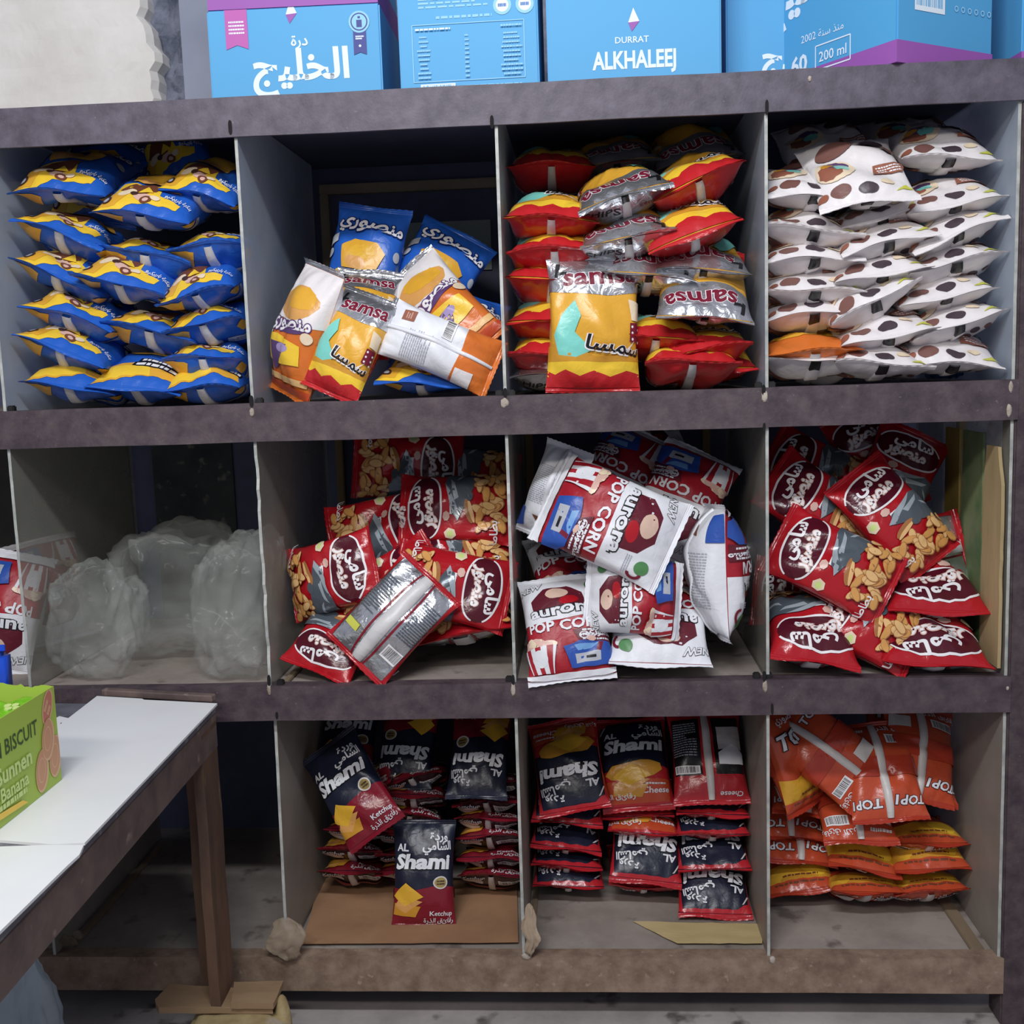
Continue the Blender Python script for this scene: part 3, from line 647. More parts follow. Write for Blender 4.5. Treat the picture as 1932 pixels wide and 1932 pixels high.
for (px, py, w, h) in notches:
    c = P(px, py, -.0055); s = 1 / 1050
    bm = bmesh.new(); pts = []
    for k in range(14):
        t = 2 * PI * k / 14; g = 1 + .2 * mnoise.noise((px + k, py, 0))
        pts.append((c.x + w / 2 * s * math.cos(t) * g, c.z + h / 2 * s * math.copysign(abs(math.sin(t)) ** .6, math.sin(t)) * g))
    lo = [bm.verts.new((x, -.0056, z)) for x, z in pts]; hi = [bm.verts.new((x, -.003, z)) for x, z in pts]
    bm.faces.new(lo[::-1])
    for k in range(14): bm.faces.new((lo[k], lo[(k + 1) % 14], hi[(k + 1) % 14], hi[k]))
    bm_obj('pane_slot', bm, holes, rack)
for (px, py, w, h) in [(475, 778, 10, 16), (952, 760, 16, 20), (1443, 748, 12, 22), (507, 1302, 8, 22), (968, 1302, 10, 26), (1444, 1296, 9, 24), (992, 1806, 20, 14), (1458, 1812, 12, 16), (1528, 148, 7, 11), (1908, 730, 8, 22), (1905, 775, 10, 24), (1902, 1299, 6, 8), (128, 1776, 40, 26), (146, 1764, 22, 22)]:
    c = P(px, py, -.006); s = 1 / 1050
    bm = bmesh.new(); bmesh.ops.create_icosphere(bm, subdivisions=2, radius=1)
    for v in bm.verts:
        g = 1 + .5 * mnoise.noise(v.co * 2 + Vector((px, py, 0)))
        v.co = Vector((c.x + v.co.x * w / 2 * s * g, -.004 + v.co.y * .0022, c.z + v.co.z * h / 2 * s * g))
    bm_obj('dirt_crust', bm, crust if px > 200 else rough('brown_crust', (84, 72, 60), (112, 98, 82), 30, .95, .5), rack, smooth=True)
ZF_ = [RAIL[k][1] - .004 for k in (1, 2, 3)]
# glass panes
def pane(x, z0, z1, m, tilt=0., y0=.004, y1=.56, chip=0.):
    bm = bmesh.new(); n = 26; L, R_ = [], []
    for k in range(n + 1):
        z = z0 + (z1 - z0) * k / n; t = k / n
        yy = y0 + tilt * t + (chip * max(0, mnoise.noise((z * 40, x, 0))) if chip else 0) + .0006 * mnoise.noise((z * 90, x, 2))
        L.append([bm.verts.new((x - .0028, yy, z)), bm.verts.new((x - .0028, y1, z))]); R_.append([bm.verts.new((x + .0028, yy, z)), bm.verts.new((x + .0028, y1, z))])
    for k in range(n):
        bm.faces.new((L[k][0], L[k + 1][0], L[k + 1][1], L[k][1])); bm.faces.new((R_[k][1], R_[k + 1][1], R_[k + 1][0], R_[k][0]))
        f = bm.faces.new((L[k][0], R_[k][0], R_[k + 1][0], L[k + 1][0])); f.material_index = 1
        bm.faces.new((L[k][1], L[k + 1][1], R_[k + 1][1], R_[k][1]))
    bm.faces.new((L[0][0], L[0][1], R_[0][1], R_[0][0])); bm.faces.new((L[n][0], R_[n][0], R_[n][1], L[n][1]))
    return bm_obj('glass_pane', bm, [m, edgem], rack)
for row in range(3):
    z0 = RAIL[row + 1][1] - .004; z1 = RAIL[row][1] - .020
    for j, x in enumerate(DX):
        if row == 2 and j in (0,): continue
        pane(x, z0, z1, (glassm, glassm1, glassm2)[row], .02 if (row == 2 and j == 2) else 0, chip=.012 if (row == 1 and j in (2, 3)) else .002)
clipm = rough('clip_dark', (16, 16, 18), (28, 26, 26), 30, .6, 0)
for (px, py) in ((490, 751), (942, 738), (965, 735), (1430, 730), (1455, 728), (22, 762), (529, 1272), (960, 1264), (1427, 1259), (1449, 1258)):
    c = P(px, py, .012); zb = ZF_[0] if py < 1000 else ZF_[1]
    bm_obj('pane_clip', box_bm(c.x - .0065, c.x + .0065, .004, .018, zb, zb + .014, .002), clipm, rack)
oldw = rough('floor_wood', (120, 104, 84), (158, 140, 116), 9, .85, .2, stretch=(1, .2, 1))
for (x, w_, z, y1) in ((DX[2] + .022, .014, ZF_[1], .5), (DX[5] - .030, .026, ZF_[2], .5), (DX[1] + .02, .014, ZF_[2], .5), (DX[3] + .012, .012, ZF_[2], .4)):
    bm_obj('floor_batten', box_bm(x - w_ / 2, x + w_ / 2, .03, y1, z, z + .006, .0015), oldw, rack)
# posts
bm_obj('corner_post', box_bm(.7535, .83, -.002, .06, ZFL, 1.7170, .003), postm, rack)
bm_obj('corner_post', box_bm(X0 - .05, X0, -.002, .06, ZFL, 1.7170, .003), postm, rack)
for x in (-1.70, -.62, .31, .76): bm_obj('back_leg', box_bm(x, x + .04, .56, .60, ZFL, .165, .002), postm, rack)
# back of the rack
bm_obj('back_panel', box_bm(X0, X1 + .07, DEP, DEP + .012, .12, 1.784), backm, rack)
bm_obj('back_panel', box_bm(X0, P(250, 950, DEP - .002).x, DEP - .008, DEP - .001, .716, 1.16), backg, rack)['label'] = 'stained olive back board'
bm_obj('back_panel', box_bm(P(295, 950, DEP - .002).x, P(445, 950, DEP - .002).x, DEP - .008, DEP - .001, .716, 1.16), rough('back_mould', (58, 60, 62), (76, 78, 76), 10, .9, .4, (120, 120, 108), 30, .6), rack)['label'] = 'mouldy grey back board'
for px in (642, 1000, 1332, 1812): bm_obj('back_batten', box_bm(P(px, 900, .6).x - .008, P(px, 900, .6).x + .010, .595, .612, .716, 1.16, .002), woodf, rack)
# framed pane at the back of the second compartment of the top shelf
a = P(603, 350, .605); b2 = P(1010, 330, .605)
for (x0, x1, z0, z1) in ((a.x, b2.x, a.z - .022, a.z), (a.x, a.x + .02, 1.25, a.z - .022), (b2.x - .02, b2.x, 1.25, a.z - .022)):
    bm_obj('back_frame', box_bm(x0, x1, .595, .618, z0, z1, .002), rough('frame_wood', (140, 126, 104), (160, 146, 120), 8, .8, .2), rack)
bm_obj('back_sheet', box_bm(P(745, 420, .61).x, P(925, 420, .61).x, .612, .617, P(830, 512, .61).z, P(830, 418, .61).z), rough('dim_sheet', (150, 160, 156), (168, 176, 168), 6, .8, 0), rack)
# plastered side strips and a printed strip seen through the last pane
gx = P(1875, 1000, .25)
strip = rough('bare_wood', (150, 132, 92), (188, 166, 124), 5, .85, .4, (120, 96, 70), 12, .62, stretch=(1, 1, .25))
bm = bmesh.new(); zs = [.73 + .4 * i / 24 for i in range(25)]; A = []
for z in zs:
    w = .01 * mnoise.noise((z * 14, 1, 0)); t = max(0, z - 1.06) * .5
    A.append([bm.verts.new((.744, .012 + abs(w) + t * .6, z)), bm.verts.new((.744, .105 + w * .6 - t * .4, z)), bm.verts.new((.738, .105 + w * .6 - t * .4, z)), bm.verts.new((.738, .012 + abs(w) + t * .6, z))])
for p0, p1 in zip(A[:-1], A[1:]):
    for k in range(4): bm.faces.new((p0[k], p0[(k + 1) % 4], p1[(k + 1) % 4], p1[k]))
bm.faces.new(A[0]); bm.faces.new(A[-1][::-1])
bm_obj('side_board', bm, strip, rack)['label'] = 'bare yellowish wooden board against the right pane'
st = bm_obj('side_strip', box_bm(.740, .744, .115, .225, .74, 1.15), [rough('green_print', (70, 110, 70), (128, 140, 100), 9, .6, 0, (150, 90, 70), 16, .62)], rack)
st['label'] = 'green printed sheet on the right side'
bm_obj('side_strip', box_bm(.740, .744, .245, .33, .74, 1.15), rough('yellow_print', (130, 112, 50), (158, 136, 70), 5, .6, 0), rack)

# ------------------------------------------------------------------ cartons on top of the rack
def carton(label, w, d, h, mw, faces, group='blue cartons on top of the rack', purple=.0, open_top=False, lid=None):
    root = thing('carton', label, 'carton', mw, group)
    bm = box_bm(-w / 2, w / 2, 0, d, 0, h, .003)
    V = [v.co.copy() for v in bm.verts]; Fc = [tuple(v.index for v in f.verts) for f in bm.faces]
    me_mats = ['boxblue']; mi = [0] * len(Fc)
    if purple:
        me_mats.append('boxpurple')
        n0 = len(V)
        band = box_bm(-w / 2 - .0004, w / 2 + .0004, -.0004, d + .0004, -.0002, purple)
        for v in band.verts: V.append(v.co.copy())
        for f in band.faces: Fc.append(tuple(n0 + v.index for v in f.verts)); mi.append(1)
        band.free()
    bm.free()
    for side, art in faces.items():
        ww = w if side == 'front' else d
        for li, (v2, f2, k) in enumerate(art.finish(3, 3)):
            off = .0008 + .0001 * li; n0 = len(V)
            for x, y in v2:
                X, Z = x * ww / 2, (y / art.r + 1) / 2 * h
                V.append(Vector((X, -off, Z)) if side == 'front' else (Vector((w / 2 + off, d / 2 + X, Z)) if side == 'right' else Vector((-w / 2 - off, d / 2 - X, Z))))
            if k not in me_mats: me_mats.append(k)
            Fc += [tuple(n0 + i for i in f) for f in f2]; mi += [me_mats.index(k)] * len(f2)
    mesh_obj('carton_body', V, Fc, [ink(k) for k in me_mats], root, mi=mi)
    # the lid seam and its tape
    bm = box_bm(-w / 2 + .004, w / 2 - .004, d / 2 - .02, d / 2 + .02, h, h + .0008)
    bm_obj('packing_tape', bm, ink('grey'), root)
    for s in (-1, 1):
        bm = box_bm(-w / 2 + .002, w / 2 - .002, d / 2 + (s * d / 4) - d / 4 + .003, d / 2 + (s * d / 4) + d / 4 - .003, h - .0005, h + .0004)
        bm_obj('flap', bm, ink('boxblue2'), root)
    return root
def ribbon(a, x, y, w, h, k):
    a.poly([(x - w / 2, y + h / 2), (x - w / 2, y - h / 2), (x, y - h / 2 + w * .18), (x + w / 2, y - h / 2), (x + w / 2, y + h / 2)], k)
def badge(a, x, y, s):
    ribbon(a, x, y - s * .95, s * .62, s * 1.1, 'boxnavy'); a.ell(x, y, s, s, 'boxline', n=24); a.ell(x, y, s * .82, s * .82, 'boxnavy', n=24); a.ell(x, y, s * .7, s * .7, 'boxline', n=24)
    a.rect(x, y - .02, s * .26, s * .34, 'boxnavy'); a.rect(x, y + s * .2, s * .12, s * .1, 'boxnavy'); a.lines(x, y - s * .72, s * .4, s * .2, 2, 'boxwhite', 3, .7); a.ell(x, y - s * 1.1, .03, .03, 'boxwhite', n=8)
def drop(a, x, y, s):
    a.poly([(x - s * .3, y - s * .1), (x, y + s * .7), (x + s * .34, y - s * .05)], 'boxwhite'); a.poly([(x - s * .3, y - s * .1), (x + s * .34, y - s * .05), (x - .02, y - s * .6)], 'boxpurple')
AR_KH, AR_HURRA, AR_SINCE = arabic('الخليج'), arabic('درة'), arabic('منذ سنة')
def face_ar(r, y0):
    a = Art('boxblue', r)
    a.text(.06, y0, AR_KH, .46, 'boxwhite', 0, .03); a.text(.06, y0 + .33, AR_HURRA, .16, 'boxwhite', 0, .02); drop(a, -.02, y0 + .66, .2)
    a.text(.05, y0 - .36, '2002 ' + AR_SINCE, .09, 'boxwhite'); ribbon(a, -.66, r - .22, .26, .44, 'boxpink'); a.lines(-.66, r - .2, .18, .16, 4, 'boxwhite', 4); badge(a, .76, r - .2, .24)
    return a
def face_en(r, y0):
    a = Art('boxblue', r)
    a.text(0, y0, 'ALKHALEEJ', .27, 'boxwhite', 0, .03, sx=.72); a.text(-.02, y0 + .25, 'DURRAT', .1, 'boxwhite', 0, .01); drop(a, 0, y0 + .46, .2)
    a.text(0, y0 - .24, 'SINCE 2002', .1, 'boxwhite', 0, .01); ribbon(a, -.66, r - .22, .26, .44, 'boxpink'); a.lines(-.66, r - .2, .18, .16, 4, 'boxwhite', 4); badge(a, .76, r - .2, .24); a.text(.76, r - .37, 'TASTE', .07, 'boxwhite', 0, .01)
    return a
def face_tab(r, y0):
    a = Art('boxblue', r); a.lines(-.2, y0 + .62, 1.0, .16, 3, 'boxline', 5, .5); a.lines(-.05, y0 + .42, .8, .06, 1, 'boxline', 7, .6)
    for x in (.5, .82): a.ell(x, y0 + .54, .26, .26, 'boxline', n=20); a.ell(x, y0 + .54, .18, .18, 'boxwhite', n=16); a.lines(x, y0 + .54, .12, .05, 1, 'boxblue2', 3, .9)
    for (x, y, w, h) in ((0, y0 + .33, 1.6, .012), (0, y0 - .45, 1.6, .012), (-.8, y0 - .06, .012, .78), (.8, y0 - .06, .012, .78)): a.rect(x, y, w, h, 'boxline')
    q = random.Random(4)
    for i in range(10):
        y = y0 + .16 - .062 * i
        a.lines(-.66 + .02, y, .1 + .1 * q.random(), .03, 1, 'boxline', i, .8); a.lines(-.02, y, .06, .03, 1, 'boxline', i, .8); a.lines(.62, y, .22 + .1 * q.random(), .03, 1, 'boxline', i, .8)
    a.lines(-.5, y0 + .26, .5, .03, 1, 'boxwhite', 3, .8); a.lines(.62, y0 + .26, .3, .03, 1, 'boxline', 3, .8); a.bars(-.45, y0 - .57, .5, .16, 'boxblue', 'boxwhite', 7); a.lines(.35, y0 - .54, .8, .04, 1, 'boxline', 3, .6)
    return a
def face_bar(r):
    a = Art('boxblue', r); a.bars(-.35, -.1, .62, .5, 'boxblue', 'boxwhite', 9); a.lines(.5, .12, .7, .3, 5, 'boxline', 3, .6)
    for i in range(6): a.ring(.2 + .14 * i, -.24, .09, .09, .02, 'boxline', n=10)
    return a
def face_60(r):
    a = Art('boxblue', r); a.text(-.06, .24, AR_KH, .56, 'boxwhite', 0, .03); a.text(.1, -.2, '2002 ' + AR_SINCE, .1, 'boxwhite'); a.text(-.2, -.42, '60', .22, 'boxwhite', 0, .03)
    for (x, y, w, h) in ((.24, -.31, .44, .012), (.24, -.53, .44, .012), (.02, -.42, .012, .22), (.46, -.42, .012, .22)): a.rect(x, y, w, h, 'boxwhite')
    a.text(.24, -.42, '200 ml', .13, 'boxwhite', 0, .01); ribbon(a, -.66, .55, .26, .4, 'boxpink'); return a
ZT = RAIL[0][1]
def standing(pxl, pxr, py, Y, h, d, yaw, z=None):
    l, r_ = P(pxl, py, Y), P(pxr, py, Y); w = (r_ - l).length
    return w, d, h, Matrix.Translation((((l.x + r_.x) / 2), Y, ZT + .001 if z is None else z)) @ Matrix.Rotation(rad(yaw), 4, 'Z')
Yb = .115
top1 = P(550, 14, Yb).z - ZT
w, d, h, mw = standing(395, 719, 100, Yb, top1, .26, 1)
c1 = carton('blue water carton with large white Arabic lettering, leftmost on top of the rack', w, d, h, mw, {'front': face_ar(h / w, (P(560, 138, Yb).z - ZT) / h * 2 * (h / w) - h / w)})
w2, d2, h2, mw2 = standing(393, 712, 10, Yb + .004, .20, .26, 1, ZT + h + .003)
carton('carton with a purple base stacked on the leftmost blue carton', w2, d2, h2, mw2, {}, purple=.05)
w, d, h, mw = standing(752, 1016, 80, .075, .30, .22, -1)
carton('blue carton showing its printed table, second from the left on the rack', w, d, h, mw, {'front': face_tab(h / w, (P(880, 90, .075).z - ZT) / h * 2 * (h / w) - h / w)})
w, d, h, mw = standing(1032, 1361, 80, .09, .27, .22, 0)
carton('blue carton with large white English lettering and small drop emblem', w, d, h, mw, {'front': face_en(h / w, (P(1208, 118, .09).z - ZT) / h * 2 * (h / w) - h / w)})
w, d, h, mw = standing(1370, 1640, 80, .21, .27, .16, 0)
carton('shaded blue carton half hidden behind the carton turned at an angle', w, d, h, mw, {'front': face_ar(h / w, (P(1500, 118, .21).z - ZT) / h * 2 * (h / w) - h / w)})
# the carton turned cornerwise at the right end
cA = P(1692, 110, -.015)
carton('blue carton with a purple base, turned cornerwise at the right end of the rack', .38, .24, .26,
    Matrix.Translation((cA.x, cA.y, ZT + .001)) @ Matrix.Rotation(rad(-57), 4, 'Z') @ Matrix.Translation((-.19, 0, 0)), {'front': face_60(.26 / .38), 'right': face_bar(.26 / .24)}, purple=.036)
w, d, h, mw = standing(1925, 2160, 80, .12, .26, .2, 4)
carton('edge of a blue carton showing at the far right end of the rack', w, d, h, mw, {}, purple=.038)

# ------------------------------------------------------------------ table at the left, in front of the rack
ZB = .712
whitem = rough('white_board', (226, 228, 230), (236, 238, 240), 2, .45, 0)
slate = rough('slate_cloth', (84, 86, 96), (112, 114, 122), 10, .5, .1, (140, 140, 146), 30, .6)
wornw = rough('worn_timber', (84, 70, 68), (116, 98, 92), 10, .75, .25, (140, 122, 112), 30, .64)
rust = rough('rusty_wood', (66, 50, 44), (116, 86, 66), 7, .8, .3, (150, 120, 96), 30, .66, stretch=(1, 1, .3))
table = thing('table', 'low table with dark worn timber frame standing before the rack', 'table', Matrix.Translation((0, 0, 0)))
c0, c1 = Pz(410, 1327, ZB), Pz(0, 1757, ZB)
dirE = (c1 - c0).normalized(); perp = Vector((dirE.y, -dirE.x, 0))
if perp.x > 0: perp = -perp
far = (Pz(115, 1302, ZB) - c0); far.z = 0; fdir = far.normalized()
Lt, Wt = 1.25, .75
fdir.y = min(fdir.y, (-.012 - c0.y) / Wt)       # the far side stays clear of the rack
def tp(a, b, z=0): return c0 + dirE * a + fdir * b + Vector((0, 0, z))
def slab(pts, z0, z1, bev=.0015):
    b = prism_bm([(p.x, p.y) for p in pts], z0, z1)
    bmesh.ops.bevel(b, geom=b.edges[:], offset=bev, segments=1, affect='EDGES'); return b
bm_obj('table_top', slab([tp(.003, .003), tp(Lt, .003), tp(Lt, Wt), tp(.003, Wt)], ZB - .016, ZB - .003), slate, table)
for (a0, a1, b0, b1) in ((0, Lt, .004, .030), (.0, .026, .03, Wt), (Lt - .026, Lt, .03, Wt), (.03, Lt - .03, Wt - .026, Wt)):
    bm_obj('apron', slab([tp(a0, b0), tp(a1, b0), tp(a1, b1), tp(a0, b1)], ZB - .082, ZB - .0165, .003), wornw, table)
foot = Pz(415, 1880, .03)
LZ = min(((abs(proj(tp(.08, .0, 0) + Vector((0, 0, z_ - ZB)))[1] - 1876), z_) for z_ in [.06 + .002 * k for k in range(60)]))[1]
for (a, b2) in ((.005, .004), (Lt - .055, .004), (.005, Wt - .05), (Lt - .055, Wt - .05)):
    o = tp(a, b2); bm = bmesh.new()
    # angle-shaped leg: two planks meeting at the corner
    n = 16
    for (u0, u1, w0, w1) in ((0, .088, 0, .020), (0, .022, .020, .06)):
        ring = []
        for k in range(n + 1):
            z = LZ + (ZB - .03 - LZ) * k / n; j = .002 * mnoise.noise((z * 9, a, b2))
            ring.append([bm.verts.new(o + dirE * (uu + j) + fdir * (ww + j) + Vector((0, 0, z - o.z))) for uu, ww in ((u0, w0), (u1, w0), (u1, w1), (u0, w1))])
        for p0, p1 in zip(ring[:-1], ring[1:]):
            for k in range(4): bm.faces.new((p0[k], p0[(k + 1) % 4], p1[(k + 1) % 4], p1[k]))
        bm.faces.new(ring[0]); bm.faces.new(ring[-1][::-1])
    bm_obj('leg', bm, rust, table)
def on_sheet(name, label, pxs, t, m, z=ZB - .003, cat='sheet'):
    o = bm_obj(name, prism_bm([(Pz(x, y, z + t).x, Pz(x, y, z + t).y) for x, y in pxs], z + .0003, z + t), m)
    tag(o, label, cat); return o
on_sheet('white_sheet', 'white board sheet covering the far end of the table, beside the green box', [(183, 1313), (268, 1318), (272, 1320), (410, 1327), (318, 1424), (160, 1590), (100, 1593), (0, 1585), (-230, 1650), (-60, 1500)], .004, whitem)
on_sheet('white_sheet', 'white board sheet on the near end of the table below the green box', [(0, 1597), (85, 1594), (158, 1594), (150, 1612), (128, 1632), (0, 1757), (-250, 2010), (-520, 1760)], .004, whitem)
s3 = on_sheet('printed_sheet', 'white sheet with a dark print showing behind the green box', [(112, 1351), (138, 1357), (118, 1382), (60, 1430), (20, 1400)], .0012, whitem)
on_p = prism_bm([(Pz(x, y, ZB).x, Pz(x, y, ZB).y) for x, y in ((114, 1362), (127, 1364), (114, 1376))], ZB - .0016, ZB - .0012)
bm_obj('print', on_p, ink('maroon'), s3)
a, b2 = Pz(188, 1313, ZB), Pz(397, 1325, ZB)
tray = bm_obj('plank', slab([a + Vector((0, .006, 0)), b2 + Vector((0, .006, 0)), b2 + Vector((.004, .022, 0)), a + Vector((.004, .022, 0))], ZB - .003, ZB + .010, .002), wornw)
tag(tray, 'dark worn plank lying on edge along the far side of the table', 'plank')

# green biscuit box with its packets
ga, gb = Pz(117, 1472, ZB), Pz(0, 1566, ZB)
gd = (gb - ga); gd.z = 0; gd.normalize()
zt = P(113, 1296, ga.y).z - ZB
gper = Vector((gd.y, -gd.x, 0)); gper = -gper if gper.x > 0 else gper
ang = math.atan2(-gd.y, -gd.x)
gw, gdp = .30, .16
groot = thing('biscuit_box', 'open green biscuit box with torn lid standing on the white table sheet', 'box', Matrix.Translation((ga.x, ga.y, ZB + .0015)) @ Matrix.Rotation(ang, 4, 'Z'))
# local: the printed side runs from x=-gw to 0 along y=0, the box goes back along +y
kraft = ink('kraft'); lg = ink('lgreen')
art = Art('lgreen', zt / gw)
R_ = zt / gw
art.text(.0, .42 * R_, 'CREAM BISCUIT', .2, 'dgreen', 0, .012, sx=.86)
art.ell(.83, .66 * R_, .2, .36, 'coral', -24); art.ring(.83, .66 * R_, .2, .36, .02, 'biscuit2', rot=-24); art.lines(.83, .66 * R_, .12, .14, 2, 'biscuit2', 3, .6, 50)
for x, y in ((.9, -.42), (.62, -.52), (.78, .02)):
    art.ell(x, y * R_, .25, .86 * R_, 'biscuit2', -12, n=26); art.ell(x - .01, y * R_ + .01, .215, .79 * R_, 'biscuit', -12, n=26); art.ring(x - .01, y * R_ + .01, .14, .5 * R_, .01, 'biscuit2', rot=-12)
art.text(.12, -.05 * R_, 'Sunnen', .22, 'pgreen', 0, .03); art.text(.1, -.42 * R_, 'Banana', .18, 'pgreen', 0, .02); art.lines(.05, -.64 * R_, .5, .06, 1, 'pgreen', 3, .8)
art.poly([(-1, -.72 * R_), (.3, -.9 * R_), (.2, -.78 * R_), (-1, -.56 * R_)], 'yellow')
V, Fc, mi, mats = [], [], [], ['lgreen', 'kraft']
def bx(x0, x1, y0, y1, z0, z1, m=0, jag=None):
    b = box_bm(x0, x1, y0, y1, z0, z1); n0 = len(V)
    for v in b.verts: V.append(v.co.copy())
    for f in b.faces: Fc.append(tuple(n0 + v.index for v in f.verts)); mi.append(m)
    b.free()
bx(-gw, 0, 0, .0015, 0, zt); bx(-gw, 0, .0015, gdp, 0, .002)
for li, (v2, f2, k) in enumerate(art.finish(3, 3)):
    n0 = len(V)
    for x, y in v2: V.append(Vector((-gw / 2 + x * gw / 2, -.0006 - .0001 * li, (y / R_ + 1) / 2 * zt)))
    if k not in mats: mats.append(k)
    Fc += [tuple(n0 + i for i in f) for f in f2]; mi += [mats.index(k)] * len(f2)
mesh_obj('printed_side', V, Fc, [ink(k) for k in mats], groot, mi=mi)
def torn(name, p0, p1, h0, h1, seed, m):
    b = bmesh.new(); n = 30; A = []
    p0, p1 = Vector(p0), Vector(p1); t = (p1 - p0).normalized(); nn = Vector((-t.y, t.x, 0)) * .0008
    for k in range(n + 1):
        f = k / n; z = h0 + (h1 - h0) * f + .008 * mnoise.noise((f * 7, seed, 0)) + .003 * mnoise.noise((f * 31, seed, 2)); p = p0.lerp(p1, f)
        A.append([b.verts.new((p.x + nn.x, p.y + nn.y, 0)), b.verts.new((p.x - nn.x, p.y - nn.y, 0)), b.verts.new((p.x - nn.x, p.y - nn.y, z)), b.verts.new((p.x + nn.x, p.y + nn.y, z))])
    for a_, b_ in zip(A[:-1], A[1:]):
        for k in range(4): b.faces.new((a_[k], a_[(k + 1) % 4], b_[(k + 1) % 4], b_[k]))
    b.faces.new(A[0]); b.faces.new(A[-1][::-1])
    return bm_obj(name, b, m, groot)
torn('torn_side', (-.001, .002, 0), (-.001, gdp, 0), zt, zt + .008, 3, lg)
torn('torn_side', (-gw + .001, .002, 0), (-gw + .001, gdp, 0), zt, zt, 5, lg)
torn('torn_side', (-.002, gdp, 0), (-gw + .002, gdp, 0), zt + .010, zt + .018, 9, kraft)['label'] = 'inner brown cardboard of the far side'
bx_pack = film('packet_green', (124, 196, 40), .22, 0, .35, 30); packw = ink('pgreen')
gm = groot.matrix_world
for i in range(3):
    for j in range(2):
        W_, L_, T_ = .13, .045, .026
        b = bmesh.new(); NN = 14; A = []
        for k in range(NN + 1):
            t = -1 + 2 * k / NN; e = max(0, 1 - abs(t) ** 6) ** .5; ring = []
            for s_ in range(12):
                q_ = 2 * PI * s_ / 12
                ring.append(b.verts.new((t * W_ / 2, L_ / 2 * math.cos(q_) * (.8 + .2 * e), (T_ / 2 * (.12 + .88 * e)) * math.sin(q_) + .0015 * mnoise.noise((t * 6, q_, i * 3 + j)))))
            A.append(ring)
        for a_, b_ in zip(A[:-1], A[1:]):
            for s_ in range(12): b.faces.new((a_[s_], a_[(s_ + 1) % 12], b_[(s_ + 1) % 12], b_[s_]))
        b.faces.new(A[0]); b.faces.new(A[-1][::-1])
        # a small white four-petal mark on top
        mw = gm @ Matrix.Translation((-.072 - .145 * j, .030 + .048 * i, zt - .022 - .004 * ((i + j) % 2))) @ Matrix.Rotation(rad(6 * (i - 1)), 4, 'Z') @ Matrix.Rotation(rad(14), 4, 'X')
        pk = thing('biscuit_packet', 'shiny green biscuit packet %s the open green box' % ('nearest the printed side in', 'in the middle of', 'farthest back in')[i] if j == 0 else 'green biscuit packet lying at the left inside the green box', 'packet', mw, 'green packets in the open box')
        bm_obj('wrapper', b, bx_pack, pk, smooth=True)
        b = bmesh.new()
        for s_ in range(4):
            c_ = Vector((.0085 * math.cos(s_ * PI / 2), .0065 * math.sin(s_ * PI / 2), T_ / 2 + .0016)); vs = [b.verts.new(c_ + Vector((.007 * math.cos(t_ * PI / 4), .004 * math.sin(t_ * PI / 4), 0))) for t_ in range(8)]
            b.faces.new(vs)
        g_ = bmesh.ops.extrude_face_region(b, geom=b.faces[:])
        for v in g_['geom']:
            if isinstance(v, bmesh.types.BMVert): v.co.z -= .002
        bm_obj('petal_mark', b, packw, pk)
# something blue standing behind the box
bl = P(8, 1262, .0); hb = .09
bp_ = thing('blue_packet', 'bright blue packet standing behind the green biscuit box', 'packet', Matrix.Translation((Pz(8, 1330, ZB).x - .01, Pz(8, 1330, ZB).y, ZB + .001)) @ Matrix.Rotation(rad(10), 4, 'Z'))
zh = P(8, 1228, bp_.location.y).z - ZB
b = box_bm(-.045, .022, -.03, .03, 0, zh, .012); 
for v in b.verts: v.co.x += .003 * mnoise.noise(v.co * 40)
bm_obj('wrapper', b, film('packet_blue', (34, 84, 214), .3, 0, .3, 25), bp_, smooth=True)
bm_obj('crimp', box_bm(-.045, .02, -.002, .002, zh - .002, zh + .010, .0008), film('packet_blue', (34, 84, 214)), bp_)

# wooden blocks and stone under the table leg
o = tp(.02, .02)
wood = rough('pale_board', (130, 104, 78), (164, 136, 104), 5, .85, .35, (104, 82, 62), 14, .62, stretch=(.3, 1, 1))
def px_slab(name, label, cat, pts, z0, z1, m, j=.003, seed=0):
    """a rough-edged slab whose upper face has the given outline"""
    b = bmesh.new(); top, bot = [], []; P_ = [Pz(x, y, z1) for x, y in pts]; out = []
    for i in range(len(P_)):
        a_, c_ = P_[i], P_[(i + 1) % len(P_)]
        for k in range(6):
            p = a_.lerp(c_, k / 6); out.append(p + Vector((mnoise.noise((p.x * 60, p.y * 60, seed)), mnoise.noise((p.x * 60, p.y * 60, seed + 4)), 0)) * j)
    for p in out:
        top.append(b.verts.new((p.x, p.y, z1 + j * .3 * mnoise.noise(p * 30)))); bot.append(b.verts.new((p.x, p.y, z0)))
    b.faces.new(top); b.faces.new(bot[::-1]); n = len(out)
    for k in range(n): b.faces.new((bot[k], bot[(k + 1) % n], top[(k + 1) % n], top[k]))
    return tag(bm_obj(name, b, m), label, cat)
px_slab('wooden_board', 'long splintered board lying under the table leg', 'board', [(292, 1886), (322, 1856), (470, 1866), (505, 1880), (515, 1902), (300, 1900)], LZ - .013, LZ - .001, wood, .004, 1)
px_slab('wooden_board', 'short pale square board beside the foot of the table leg', 'board', [(442, 1853), (535, 1850), (516, 1893), (436, 1893)], LZ - .0005, LZ + .010, wood, .002, 2)
b = bmesh.new(); bmesh.ops.create_icosphere(b, subdivisions=4, radius=1)
c_ = Pz(455, 1905, LZ - .02); SH = (LZ - .014 - ZFL) / 2
